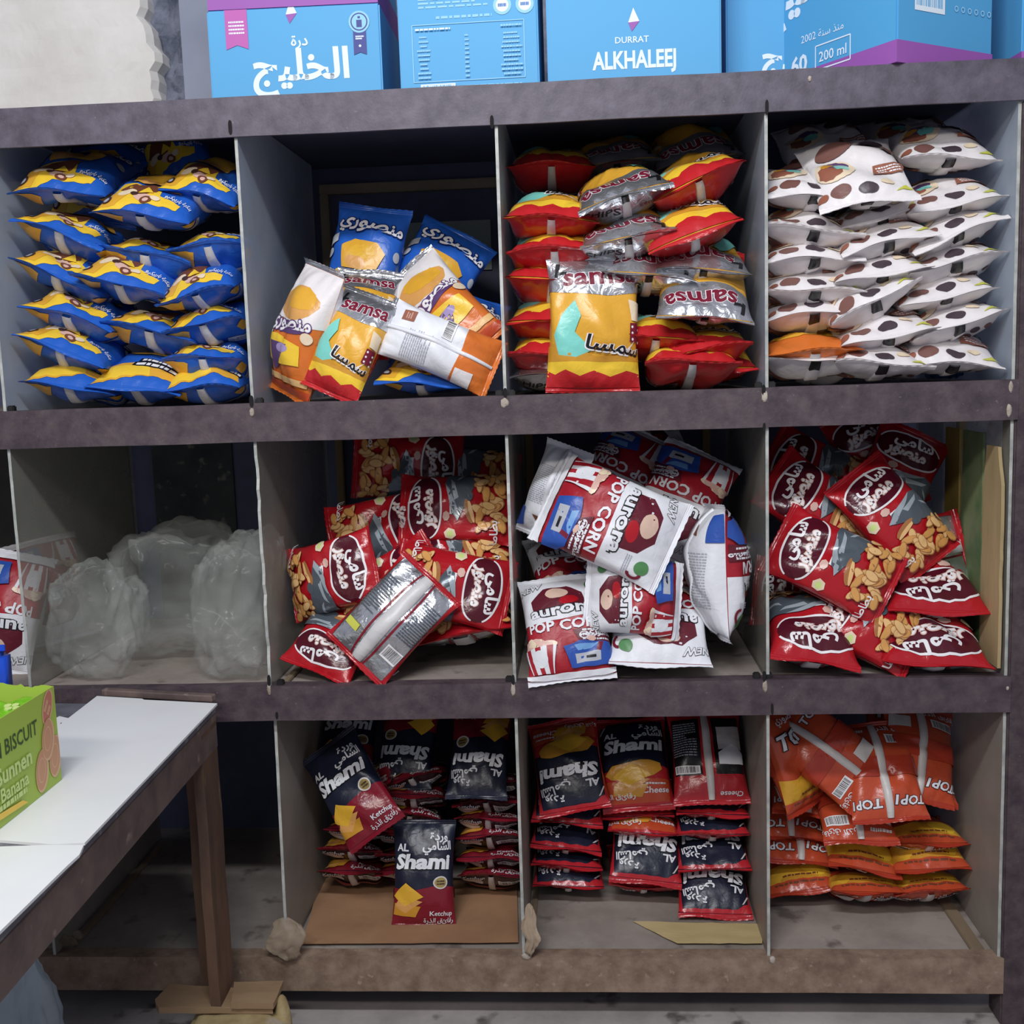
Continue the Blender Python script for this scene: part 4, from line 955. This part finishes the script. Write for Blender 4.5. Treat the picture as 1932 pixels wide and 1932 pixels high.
for v in b.verts:
    d_ = v.co.copy(); d_ = Vector([math.copysign(abs(t_) ** .45, t_) for t_ in d_])
    n_ = 1 + .10 * mnoise.noise(v.co * 2.3 + Vector((4, 1, 0))) + .04 * mnoise.noise(v.co * 7)
    v.co = Vector((c_.x + d_.x * .088 * n_, c_.y - .02 + d_.y * .07 * n_, ZFL + SH + d_.z * SH * min(n_, 1)))
tag(bm_obj('stone_block', b, rough('pale_stone', (150, 130, 92), (196, 178, 130), 9, .95, .5, (176, 164, 150), 14, .58), smooth=True), 'pale yellowish stone block under the boards below the table leg', 'stone')
b = bmesh.new(); bmesh.ops.create_icosphere(b, subdivisions=3, radius=1)
c_ = Pz(532, 1895, LZ - .01)
for v in b.verts:
    n_ = 1 + .18 * mnoise.noise(v.co * 2.0 + Vector((9, 1, 0)))
    v.co = Vector((c_.x + v.co.x * .016 * n_, c_.y + v.co.y * .02, ZFL + .001 + (v.co.z * min(n_, 1) + 1) / 2 * (LZ + .008 - ZFL)))
tag(bm_obj('stone_chip', b, MATS['pale_stone'], smooth=True), 'small pale stone chip leaning at the end of the boards', 'stone')

# loose sheets on the bottom shelf
card = rough('brown_card', (150, 112, 82), (176, 136, 102), 3, .85, .1, (134, 100, 74), 10, .64)
ZF = [RAIL[1][1] - .004, RAIL[2][1] - .004, RAIL[3][1] - .004]
def sheet(name, label, cat, pts, z, m, curl=0., t=.0016, n=10, seed=0):
    b = bmesh.new(); P_ = [Pz(x, y, z) for x, y in pts]; G = []
    for i in range(n + 1):
        row = []
        for j in range(n + 1):
            u, v = i / n, j / n
            p = P_[0].lerp(P_[1], u).lerp(P_[3].lerp(P_[2], u), v)
            edge = .004 * mnoise.noise((u * 9 + seed, v * 9, 1)) if v > .95 or v < .05 else 0
            row.append(b.verts.new(p + Vector((edge, edge, curl * v ** 3 + .0015 * (1 + mnoise.noise((u * 3, v * 3, seed)))))))
        G.append(row)
    for i in range(n):
        for j in range(n): b.faces.new((G[i][j], G[i][j + 1], G[i + 1][j + 1], G[i + 1][j]))
    g_ = bmesh.ops.extrude_face_region(b, geom=b.faces[:])
    for w in g_['geom']:
        if isinstance(w, bmesh.types.BMVert): w.co.z += t
    return tag(bm_obj(name, b, m, smooth=False), label, cat)
sheet('cardboard_sheet', 'brown cardboard sheet lining the bottom shelf under the maroon chips bags', 'cardboard', [(606, 1660), (975, 1660), (978, 1783), (570, 1786)], ZF[2] + .001, card, .004, .003)
sheet('torn_paper', 'torn beige paper at the front of the bottom shelf below the red bags', 'paper', [(1195, 1740), (1440, 1745), (1438, 1784), (1278, 1784)], ZF[2] + .001, rough('beige_paper', (190, 170, 120), (204, 184, 138), 4, .8, .05), .003, .0008)
thinp = sheer('thin_wrap', (178, 160, 138), .6, .9, 8, .5, .5, .3)
def scrap(label, px, py, Y, w, h, seed, m, sag=.01, name='plastic_scrap'):
    b = bmesh.new(); n = 14; G = []; c_ = P(px, py, Y)
    for i in range(n + 1):
        row = []
        for j in range(n + 1):
            u, v = i / n * 2 - 1, j / n * 2 - 1
            x = w / 2 * u * (1 - .35 * v * v) + .4 * w * mnoise.noise((v * 1.2, seed, 0)); z = h / 2 * v * (1 - .3 * u * u)
            y = .02 * max(0, v + .2) - .006 - sag * (1 + mnoise.noise((u * 1.8 + seed, v * 1.8, 2))) - .006 * mnoise.noise((u * 5, v * 5, seed))
            row.append(b.verts.new((c_.x + x, c_.y + y, c_.z + z)))
        G.append(row)
    for i in range(n):
        for j in range(n): b.faces.new((G[i][j], G[i + 1][j], G[i + 1][j + 1], G[i][j + 1]))
    g_ = bmesh.ops.extrude_face_region(b, geom=b.faces[:])
    for w_ in g_['geom']:
        if isinstance(w_, bmesh.types.BMVert): w_.co.y += .0008
    return tag(bm_obj(name, b, m, smooth=True), label, 'scrap')
scrap('crumpled clear plastic scrap hanging over the bottom rail beside the cardboard', 540, 1772, -.004, .075, .075, 3, thinp, .005)
scrap('dusty tape wrapped over the foot of the pane between the maroon and red bags', 1000, 1755, .0, .030, .095, 8, rough('dust_tape', (142, 124, 104), (170, 152, 132), 8, .85, .3), .004, 'dusty_tape')

# ------------------------------------------------------------------ crumpled clear plastic bags
clear = sheer('clear_plastic', (206, 210, 204), .10, .34, 7, .16, .4, .3)
bluepl = sheer('blue_plastic', (60, 110, 190), .35, .75, 9, .25, .6, .2)
greypl = sheer('grey_plastic', (196, 210, 220), .7, .95, 9, .25, .6, .2)
def blob(name, label, base, sx, sy, sz, seed, m, lean=0.0, cat='plastic bag', neck=True, group=None, peak=0.):
    root = thing(name, label, cat, Matrix.Translation(base), group)
    b = bmesh.new(); bmesh.ops.create_icosphere(b, subdivisions=5, radius=1)
    for v in b.verts:
        d_ = v.co.copy(); s_ = Vector((seed * 3.1, seed, seed * 1.7))
        d_ = Vector([math.copysign(abs(t_) ** .72, t_) for t_ in d_])
        g = .95 + .26 * mnoise.noise(d_ * 1.1 + s_)
        r1 = 1 - abs(mnoise.noise(Vector((d_.x * 2.6, d_.y * 2.6, d_.z * 1.1)) + s_)) * 2.2; r2 = 1 - abs(mnoise.noise(d_ * 3.3 - s_)) * 2.4
        g += .13 * (max(r1, 0) ** 2 - .4) + .06 * (max(r2, 0) ** 2 - .4)
        z = max(d_.z * g * .5 + .5, .012 + .01 * r2)
        tz = min(.93, max(0, z - .05) ** 1.2 * peak) if peak else 0
        v.co = Vector((d_.x * g * sx * (1 - tz) + lean * z * sz, d_.y * g * sy * (1 - tz), z * sz))
    bm_obj('bag_film', b, m, root, smooth=True)
    if neck:
        b = bmesh.new(); n, m_ = 18, 6; G = []
        for i in range(m_ + 1):
            t = i / m_; row = []
            for k in range(n):
                q_ = 2 * PI * k / n; r_ = (.10 + .55 * t) * sx * .5 * (1 + .35 * math.sin(5 * q_ + seed) * (.4 + t))
                row.append(b.verts.new((lean * sz + r_ * math.cos(q_), r_ * math.sin(q_) * .6, sz * (.86 + .22 * t))))
            G.append(row)
        for a_, c_ in zip(G[:-1], G[1:]):
            for k in range(n): b.faces.new((a_[k], a_[(k + 1) % n], c_[(k + 1) % n], c_[k]))
        bm_obj('bag_mouth', b, m, root, smooth=True)
    return root
def floor_at(px, Y, row): 
    x = P(px, 900, Y).x; return Vector((x, Y, ZF[row] + .001))
def span(px0, px1, Y): return abs(P(px1, 1100, Y).x - P(px0, 1100, Y).x) / 2
blob('plastic_bag', 'clear crumpled plastic bag at the left of the empty middle-row compartment', floor_at(155, .10, 1), span(75, 250, .10), .07, P(150, 1082, .10).z - ZF[1] + .02, 2, clear, .1, neck=False, group='crumpled clear plastic bags')
blob('plastic_bag', 'wide clear crumpled plastic bag lying behind the other two', floor_at(330, .28, 1), span(185, 470, .28), .10, P(330, 1010, .28).z - ZF[1] + .03, 5, clear, .12, neck=False, group='crumpled clear plastic bags')
blob('plastic_bag', 'tall clear crumpled plastic bag against the pane at the right', floor_at(418, .10, 1), span(335, 505, .10), .075, P(420, 1030, .10).z - ZF[1] + .035, 9, clear, .1, neck=False, group='crumpled clear plastic bags')
blob('plastic_bag', 'blue plastic bag squashed against the right pane beside the white snack bags', Vector((.706, .24, ZF[0] + .001)), .030, .09, .17, 4, bluepl, 0, neck=False)
pb = Pz(20, 1990, .0)
blob('plastic_bag', 'grey blue plastic bag standing on the floor under the table edge', Vector((P(8, 1900, -.20).x - .03, -.24, ZFL + .001)), .14, .09, (P(66, 1788, -.24).z - ZFL) * 1.1, 3, greypl, .32, neck=False, peak=1.)

# ------------------------------------------------------------------ the bags, compartment by compartment
# top row, first compartment: blue and yellow bags lying in three stacks, bottom ends towards us
A = 'of the blue stacks in the top left compartment'
for px, py, Y, tip, lean, lab, kw in [
    (108, 367, .05, 66, 4, 'blue and yellow bag on top of the left stack', {}),
    (196, 335, .26, 30, 6, 'dim blue bag standing at the back above the left stack of blue bags', dict(anchor='c')),
    (385, 372, .06, 70, 14, 'blue bag tilted down to the right on top of the right stack beside the pane', {}),
    (352, 330, .24, 45, -24, 'yellowish blue bag behind the top of the right stack of blue bags', {}),
    (264, 410, .015, 68, 9, 'blue bag on top of the middle stack, showing brown and cream picture', {}),
    (110, 440, .05, 84, 20, 'blue bag second from top of the left stack of blue bags', {}),
    (410, 468, .05, 86, -3, 'level blue bag second from top of the right stack of blue bags', {}),
    (272, 484, .06, 88, 13, 'blue bag second from top of the middle stack, yellow patch at its right', {}),
    (104, 524, .045, 84, 25, 'steeply tilted blue bag third from top of the left stack', {}),
    (222, 540, .02, 78, 15, 'blue bag third from top of the middle stack of blue bags', {}),
    (384, 560, .02, 74, -12, 'blue bag third from top of the right stack, large yellow corner at left', {}),
    (124, 600, .04, 86, 17, 'blue bag fourth from top of the left stack of blue bags', {}),
    (280, 628, .05, 88, 14, 'blue bag fourth from top of the middle stack of blue bags', {}),
    (397, 616, .04, 86, -10, 'blue bag fourth from top of the right stack of blue bags', {}),
    (112, 662, .03, 82, 22, 'blue bag second from bottom of the left stack of blue bags', {}),
    (396, 680, .04, 88, 1, 'level blue bag second from bottom of the right stack of blue bags', {}),
    (128, 733, .03, 74, 10, 'yellow fronted bag with black lettering at the bottom left of the blue stacks', dict(var='F2')),
    (252, 735, .03, 70, 7, 'yellow fronted bag with black lettering at the bottom of the middle blue stack', dict(var='F2')),
    (393, 736, .03, 72, -2, 'yellow fronted bag with black lettering at the bottom of the right blue stack', dict(var='F2'))]:
    k = dict(anchor='e', bu=.08, bv=-.06, W=.182 if px < 340 else .150, T=.088); k.update(kw)
    if px > 340: px -= 15
    if k['anchor'] == 'e' and 'top of the' not in lab or 'second from' in lab: tip += 8
    bag('blue', px, py, Y, lab, tip=tip, lean=lean, **k)
# second compartment: a mixed heap
bag('blue', 690, 496, .26, 'blue bag standing upright at the back of the mixed heap in the second compartment', tip=14, lean=10, yaw=-6, W=.155)
bag('blue', 822, 520, .30, 'dim blue bag leaning right at the back of the mixed heap', tip=26, lean=30)
bag('blue', 700, 600, .20, 'blue bag mostly hidden in the middle of the mixed heap', tip=50, lean=-10)
bag('blue', 900, 630, .22, 'blue bag behind the white and orange bags near the second pane', tip=40, lean=20)
bag('samsa', 684, 590, .15, 'small yellow fronted chips bag in the middle of the mixed heap', tip=30, lean=8, L=.17, W=.13, T=.06)
bag('mans', 580, 632, .075, 'white and orange chips bag standing at the left of the mixed heap', tip=12, lean=17, yaw=-46, T=.1, spin=0)
bag('mans', 838, 585, .16, 'white and orange chips bag with a pointed top leaning right in the mixed heap', tip=28, lean=-40, spin=0, yaw=4)
bag('samsa', 664, 670, .035, 'yellow and silver chips bag leaning at the front of the mixed heap', tip=18, lean=22, yaw=-16, W=.12, L=.185, T=.075)
bag('mans', 830, 655, .035, 'white backed chips bag with silver crimped end lying across the mixed heap', tip=-12, lean=-24, spin=-90, yaw=180, W=.11, T=.085, L=.205)
bag('blue', 792, 722, .035, 'level blue bag at the bottom of the mixed heap, end towards us', tip=80, lean=4, anchor='e')
# third compartment
for px, py, Y, spin, tip, lean, lab, kw in [
    (1018, 318, .20, 0, 84, 2, 'dim red chips bag at the back left on top of the chips heap', {}),
    (1165, 312, .24, 180, 76, -6, 'dim chips bag at the back middle on top of the chips heap', {}),
    (1322, 308, .22, 180, 70, -8, 'dim chips bag at the back right on top of the chips heap', {}),
    (1040, 418, .03, 0, 80, 5, 'red and yellow chips bag on top of the left chips stack', {}),
    (1046, 478, .035, 0, 88, 0, 'red chips bag second from top of the left chips stack', {}),
    (1024, 536, .05, 0, 84, 8, 'red and yellow chips bag third from top of the left chips stack', {}),
    (1022, 615, .05, 0, 86, 4, 'red chips bag beside the upright yellow bag, fourth in the left stack', {}),
    (1020, 678, .05, 0, 86, 3, 'red chips bag second from bottom of the left chips stack', {}),
    (1000, 722, .09, 180, 84, 0, 'silver chips bag at the bottom left corner of the chips heap', {}),
    (1180, 374, .0, 180, 80, -15, 'silver ended chips bag on top of the middle chips stack', {}),
    (1186, 455, .005, 180, 80, -9, 'silver ended chips bag second from top of the middle stack', {}),
    (1225, 525, .03, 180, 78, 8, 'silver ended chips bag third from top of the middle stack', {}),
    (1320, 345, .02, 0, 82, -22, 'red chips bag tilted up to the right on top of the right stack', {}),
    (1312, 448, .0, 0, 74, -18, 'yellow and red chips bag second from top of the right stack', {}),
    (1328, 515, .03, 180, 78, 6, 'silver ended chips bag third from top of the right stack', {}),
    (1330, 605, .0, 180, 58, 6, 'large silver ended chips bag with red lettering upside down, right stack', {}),
    (1238, 645, .04, 0, 86, 4, 'red and yellow chips bag hidden behind the upright yellow bag', {}),
    (1330, 668, .03, 0, 86, -8, 'red chips bag second from bottom of the right chips stack', {}),
    (1308, 716, .01, 0, 88, 2, 'red chips bag with grey seam at the bottom of the right chips stack', {}),
    (1372, 706, .08, 0, 80, -4, 'yellow cornered chips bag in the bottom right of the chips heap', {})]:
    bag('samsa', px, py, Y, lab, spin=spin, tip=tip, lean=lean, anchor='e', bu=.06, bv=-.06, T=.088)
bag('samsa', 1119, 612, .05, 'upright yellow chips bag with silver top at the front of the chips heap', tip=5, lean=2, yaw=4, T=.075, L=.228)
# fourth compartment: white bags
for px, py, Y, tip, lean, lab, kw in [
    (1560, 318, .2, 60, -2, 'dim white snack bag at the back left above the white stacks', {}),
    (1740, 300, .24, 60, 0, 'dim white snack bag at the back middle above the white stacks', {}),
    (1512, 376, .03, 72, 5, 'white snack bag on top of the left white stack', {}),
    (1640, 385, .0, 52, -6, 'white snack bag with round picture and brown label on top of the middle stack', {}),
    (1806, 305, .06, 70, 4, 'white snack bag on top of the right white stack near the post', {}),
    (1812, 390, .04, 78, -8, 'white snack bag second from top of the right white stack', {}),
    (1668, 414, .06, 86, -12, 'white snack bag second from top of the middle stack, under the pictured bag', {}),
    (1520, 442, .03, 82, 9, 'white snack bag second from top of the left white stack', {}),
    (1680, 462, .02, 82, -11, 'white snack bag third from top of the middle white stack', {}),
    (1812, 445, .03, 80, -20, 'steeply tilted white snack bag third from top of the right stack', {}),
    (1518, 493, .03, 84, 1, 'level white snack bag third from top of the left white stack', {}),
    (1668, 522, .02, 82, -7, 'white snack bag fourth from top of the middle white stack', {}),
    (1808, 500, .03, 86, -11, 'white snack bag fourth from top of the right white stack', {}),
    (1526, 556, .03, 78, 3, 'white snack bag fourth from top of the left white stack', {}),
    (1655, 575, .01, 82, -26, 'steeply tilted white snack bag fifth from top of the middle stack', {}),
    (1790, 565, .03, 78, -9, 'white snack bag fifth from top of the right white stack', {}),
    (1520, 597, .04, 84, -5, 'white snack bag directly above the orange bag', {}),
    (1680, 640, .01, 80, -9, 'white snack bag second from bottom of the middle white stack', {}),
    (1815, 618, .02, 84, -17, 'white snack bag second from bottom of the right white stack', {}),
    (1512, 712, .02, 86, 4, 'white snack bag directly below the orange bag', {}),
    (1668, 695, .0, 80, 6, 'white snack bag at the bottom of the middle white stack', {}),
    (1810, 694, .02, 70, 4, 'white snack bag at the bottom of the right white stack', {})]:
    bag('milk', px + (14 if px < 1580 else 0), py, Y, lab, tip=tip, lean=lean, anchor='e', bu=.05, bv=-.08, T=.074, W=.172)
bag('oran', 1530, 664, .01, 'orange bag with a grey seam low in the left white stack', tip=88, lean=-2, anchor='e')

# middle row, far left: a popcorn bag and the clear plastic bags
bag('pop', 12, 1165, .16, 'popcorn bag at the far left edge, beyond the first pane', spin=172, tip=14, lean=4)
bag('pop', 92, 1120, .40, 'popcorn bag seen dimly through the first pane behind the clear plastic', spin=190, tip=20, yaw=20)
# second compartment of the middle row: red corn puff bags
S = 'samy'
bag(S, 770, 880, .36, 'dim red corn puff bag lying sideways at the top back of the red heap', spin=-96, tip=12, yaw=10)
bag(S, 905, 905, .40, 'dim red corn puff bag at the back beside the second pane', spin=80, tip=20)
bag(S, 862, 962, .24, 'red corn puff bag lying sideways with white oval lettering, high in the heap', spin=88, tip=22)
bag(S, 722, 1000, .26, 'red corn puff bag lying sideways at the left below the topmost one', spin=-78, tip=24, yaw=-6)
bag(S, 860, 1050, .22, 'shaded red corn puff bag in the middle of the red heap', spin=100, tip=40)
bag(S, 628, 1085, .12, 'red corn puff bag standing at the left end of the red heap', spin=-74, tip=10, yaw=-28, lean=0, L=.2, W=.15, T=.085)
bag(S, 735, 1115, .13, 'red corn puff bag behind the silver backed one', spin=-60, tip=20)
bag(S, 890, 1105, .11, 'red corn puff bag lying sideways at the right against the second pane', spin=-104, tip=26, yaw=4)
bag(S, 868, 1200, .08, 'red corn puff bag lying flat at the bottom right of the red heap', spin=0, tip=84, lean=-10, anchor='e', W=.21)
bag(S, 640, 1222, .10, 'red corn puff bag at the bottom left under the silver backed one', spin=160, tip=50, lean=6, L=.17)
bag(S, 742, 1172, .04, 'corn puff bag turned back to front, silver with a grey seam strip', spin=44, tip=-16, yaw=180, T=.055, L=.20)
# third compartment: popcorn
p = 'pop'
bag(p, 1168, 905, .30, 'dim red popcorn bag at the top back of the popcorn heap', spin=150, tip=30)
bag(p, 1240, 880, .40, 'dim popcorn bag deep at the back of the popcorn heap', spin=20, tip=30)
bag(p, 1282, 948, .22, 'shaded popcorn bag upside down at the top right of the heap', spin=152, tip=28)
bag(p, 1008, 930, .13, 'crumpled white popcorn bag turned back at the top left of the heap', spin=20, tip=-10, yaw=165, W=.10, L=.17)
bag(p, 1285, 1045, .24, 'shaded popcorn bag in the middle back of the popcorn heap', spin=60, tip=20)
bag(p, 1046, 1078, .24, 'popcorn bag lying end towards us at the left middle of the heap', spin=8, tip=58, lean=-6)
bag(p, 1152, 985, .05, 'large white and red popcorn bag tilted across the top of the heap', spin=-116, tip=24, yaw=0, W=.185, L=.235, T=.095)
bag(p, 1352, 1078, .085, 'popcorn bag standing on end at the right, its white back towards the left', spin=186, tip=0, lean=11, yaw=98, W=.15, L=.235, T=.115)
bag(p, 1194, 1128, .04, 'popcorn bag lying sideways in the centre, lettering reading upward', spin=84, tip=16, W=.145, L=.16)
bag(p, 1052, 1186, .060, 'popcorn bag leaning back at the bottom left, blue picture at its foot', spin=6, tip=38, W=.165, L=.2)
bag(p, 1246, 1252, .0, 'popcorn bag lying upside down at the bottom, white end towards us', spin=180, tip=62, lean=3, anchor='e', W=.19)
# fourth compartment: red corn puffs again
bag(S, 1728, 905, .30, 'dim red corn puff bag with white oval lettering at the top back', spin=-28, tip=18)
bag(S, 1650, 870, .36, 'dim red corn puff bag at the top back, left of the lettered one', spin=20, tip=20)
bag(S, 1545, 900, .34, 'dim red corn puff bag at the back left near the third pane', spin=60, tip=20)
bag(S, 1544, 960, .20, 'red corn puff bag slanting at the left under the top ones', spin=48, tip=22, yaw=14)
bag(S, 1682, 978, .15, 'red corn puff bag slanting down right, pointed corner at the bottom', spin=34, tip=22, yaw=8, W=.145, L=.215)
bag(S, 1790, 1050, .20, 'silver backed corn puff bag behind the right side of the heap', spin=80, tip=-20, yaw=180)
bag(S, 1500, 1125, .22, 'dark red corn puff bag squeezed against the third pane', spin=80, tip=30, L=.17)
bag(S, 1562, 1065, .085, 'red corn puff bag slanting in the left middle of the heap, puffs at right', spin=60, tip=24)
bag(S, 1786, 1150, .06, 'red corn puff bag lying at the right middle, oval lettering upside down', spin=180, tip=78, lean=3, anchor='e', W=.19, T=.1)
bag(S, 1628, 1180, .08, 'red corn puff bag in the bottom centre, large picture of puffs', spin=60, tip=40, L=.195)
bag(S, 1516, 1246, .0, 'red corn puff bag at the bottom left corner, oval lettering upside down', spin=180, tip=72, lean=10, anchor='e', W=.165, T=.1)
bag(S, 1770, 1262, .0, 'red corn puff bag at the bottom right, oval lettering upside down', spin=180, tip=76, lean=5, anchor='e', W=.2, T=.09)

# bottom row, second compartment: dark maroon chips
s = 'sham'
bag(s, 770, 1405, .30, 'dim dark red chips bag at the top of the middle maroon stack', spin=170, tip=40, lean=-8)
bag(s, 905, 1420, .24, 'dim chips bag upside down on top of the right maroon stack', spin=178, tip=46)
bag(s, 655, 1395, .34, 'dim dark chips bag at the top back left of the maroon stacks', spin=0, tip=50)
bag(s, 700, 1510, .20, 'maroon chips bag balanced on its side beside the tilted lettered bag', tip=86, lean=-48, anchor='e')
for px, py, Y, lean, lab in [
    (775, 1475, .17, -14, 'maroon chips bag on top of the middle maroon stack, tilted'), (778, 1508, .16, 3, 'maroon chips bag second from top of the middle maroon stack'),
    (772, 1545, .16, 10, 'maroon chips bag third from top of the middle maroon stack'), (768, 1582, .17, 2, 'maroon chips bag behind the upright lettered bag'), (770, 1620, .17, -2, 'maroon chips bag low behind the upright lettered bag'), (770, 1658, .17, 0, 'maroon chips bag at the floor behind the upright lettered bag'),
    (914, 1490, .16, -9, 'maroon chips bag on top of the flat right maroon stack'), (916, 1520, .16, -4, 'maroon chips bag second from top of the flat right maroon stack'), (920, 1552, .16, 2, 'maroon chips bag third from top of the right maroon stack'),
    (922, 1585, .155, -2, 'maroon chips bag fourth from top of the right maroon stack'), (924, 1626, .155, 1, 'maroon chips bag second from bottom of the right maroon stack'), (926, 1660, .15, 2, 'maroon chips bag at the bottom of the right maroon stack'),
    (672, 1575, .16, 5, 'maroon chips bag on top of the flat left maroon stack'), (660, 1612, .16, 3, 'maroon chips bag in the middle of the flat left maroon stack'), (660, 1652, .155, 1, 'maroon chips bag at the bottom of the flat left maroon stack')]:
    bag(s, px, py, Y + .05, lab, W=.140, tip=108, lean=lean, anchor='e', T=.050, dent=.16, bu=.04, bv=-.10)
bag(s, 638, 1488, .15, 'dark chips bag with white lettering tilted left on the left maroon stack', spin=0, tip=26, lean=-36, T=.055, W=.138, L=.2)
bag(s, 800, 1648, .145, 'dark chips bag with white lettering standing upright in front of the stacks', tip=16, lean=1, yaw=2, W=.132, L=.196)
# third compartment: dark and red chips
c = 'cheese'
for px, py, Y, spin, tip, lean, lab, anc in [
    (1060, 1445, .17, 180, 42, -10, 'red edged chips bag upside down, tilted on top of the left red stack', 'c'),
    (1197, 1440, .20, 0, 44, -4, 'red edged chips bag right way up on top of the middle red stack', 'c'),
    (1070, 1552, .13, 180, 62, 6, 'red edged chips bag upside down, second in the left red stack', 'e'),
    (1068, 1600, .13, 180, 76, 8, 'red edged chips bag third from top of the left red stack', 'e'),
    (1068, 1634, .13, 180, 86, 5, 'flat red edged chips bag second from bottom of the left red stack', 'e'),
    (1072, 1672, .12, 180, 74, 2, 'red edged chips bag at the bottom of the left red stack', 'e'),
    (1204, 1540, .15, 180, 76, -2, 'red edged chips bag second in the middle red stack', 'e'),
    (1214, 1572, .13, 0, 78, 4, 'red edged chips bag with orange end in the middle red stack', 'e'),
    (1218, 1660, .10, 180, 44, 7, 'red edged chips bag upside down, leaning at the front of the middle stack', 'e'),
    (1216, 1690, .12, 0, 78, 4, 'dim red chips bag at the bottom of the middle red stack', 'e'),
    (1342, 1498, .15, 0, 84, 0, 'red edged chips bag second in the right red stack', 'e'),
    (1348, 1536, .13, 180, 78, 3, 'red edged chips bag third from top of the right red stack', 'e'),
    (1350, 1575, .12, 180, 76, 0, 'red edged chips bag fourth from top of the right red stack', 'e'),
    (1350, 1640, .10, 180, 66, -1, 'red edged chips bag second from bottom of the right red stack', 'e'),
    (1350, 1724, .065, 180, 54, 2, 'red edged chips bag upside down at the front bottom of the right stack', 'e')]:
    bag(c, px, py, Y + .085, lab, spin=spin, tip=tip + (14 if anc == 'e' else 0), lean=lean, anchor=anc, W=.150, T=.068)
bag(c, 1340, 1425, .26, 'chips bag turned over on top of the right red stack, white labels showing', spin=0, tip=-40, yaw=180, lean=2, W=.156)
# fourth compartment: orange chips
t = 'top1'
for px, py, Y, spin, tip, lean, yaw, lab, anc in [
    (1480, 1430, .16, 0, 20, 0, 50, 'yellow and orange chips bag standing on edge against the third pane', 'c'),
    (1700, 1385, .34, 0, 40, 0, 0, 'dim orange chips bag at the top back of the orange heap', 'c'),
    (1560, 1420, .15, -52, -26, 0, 180, 'orange chips bag turned over with slanting white seam, top left', 'c'),
    (1660, 1455, .14, 180, -42, 4, 180, 'orange chips bag turned over with upright white seam, top middle', 'c'),
    (1745, 1420, .18, 180, -42, -14, 180, 'orange chips bag turned over at the top right, white seam leaning', 'c'),
    (1766, 1500, .13, 180, -64, -16, 180, 'orange chips bag turned over under the top right one', 'e'),
    (1525, 1535, .12, 180, -74, -8, 180, 'orange chips bag on top of the flat left orange stack', 'e'),
    (1660, 1537, .16, 0, 84, 0, 0, 'orange chips bag with long yellow front in the middle orange stack', 'e'),
    (1625, 1585, .10, 0, -70, 0, 180, 'orange chips bag with barcode turned over in the middle stack', 'e'),
    (1768, 1592, .13, 0, 84, 0, 0, 'orange chips bag third from top of the right orange stack', 'e'),
    (1494, 1580, .14, 180, -80, -4, 180, 'orange chips bag squeezed in the left stack against the pane', 'e'),
    (1512, 1624, .12, 180, -76, -6, 180, 'orange chips bag second from bottom of the left orange stack', 'e'),
    (1632, 1640, .12, 0, 66, 12, 0, 'yellow fronted chips bag tilted right in the middle orange stack', 'e'),
    (1762, 1640, .12, 0, 66, -3, 0, 'yellow fronted chips bag low in the right orange stack', 'e'),
    (1514, 1680, .10, 0, 68, -9, 0, 'yellow fronted chips bag at the bottom of the left orange stack', 'e'),
    (1640, 1688, .11, 0, 88, 2, 0, 'orange chips bag at the bottom of the middle orange stack', 'e'),
    (1766, 1685, .11, 0, 88, -6, 0, 'orange chips bag at the bottom of the right orange stack', 'e')]:
    bag(t, px, py, Y + (.09 if px < 1550 and anc == 'e' else .03), lab, spin=spin, tip=tip + (16 if anc == 'e' and tip > 0 else 0), lean=lean, yaw=yaw, anchor=anc, W=.148, T=.06)

# ------------------------------------------------------------------ light
w = bpy.data.worlds.new('room_light'); SC.world = w; w.use_nodes = True
w.node_tree.nodes['Background'].inputs[0].default_value = (.80, .84, 1.0, 1); w.node_tree.nodes['Background'].inputs[1].default_value = .55
def tube(name, loc, tgt, sx, sy, e, col):
    l = bpy.data.lights.new(name, 'AREA'); l.shape = 'RECTANGLE'; l.size = sx; l.size_y = sy; l.energy = e; l.color = col
    o = bpy.data.objects.new(name, l); COL.objects.link(o); o.location = loc
    o.rotation_euler = (Vector(tgt) - Vector(loc)).to_track_quat('-Z', 'Y').to_euler()
tube('ceiling_lamp', (-.2, -1.75, 2.75), (-.1, .1, 1.0), 1.2, .14, 60, (.93, .96, 1.0))
tube('ceiling_lamp', (-.7, -2.6, 2.5), (.1, .1, .6), 1.2, .14, 38, (1.0, .93, .86))
SC.view_settings.view_transform = 'Standard'; SC.view_settings.look = 'None'; SC.view_settings.gamma = 1; SC.view_settings.use_curve_mapping = False
SC.view_settings.exposure = -0.66
SC.cycles.max_bounces = 8; SC.cycles.transparent_max_bounces = 24; SC.cycles.use_denoising = True
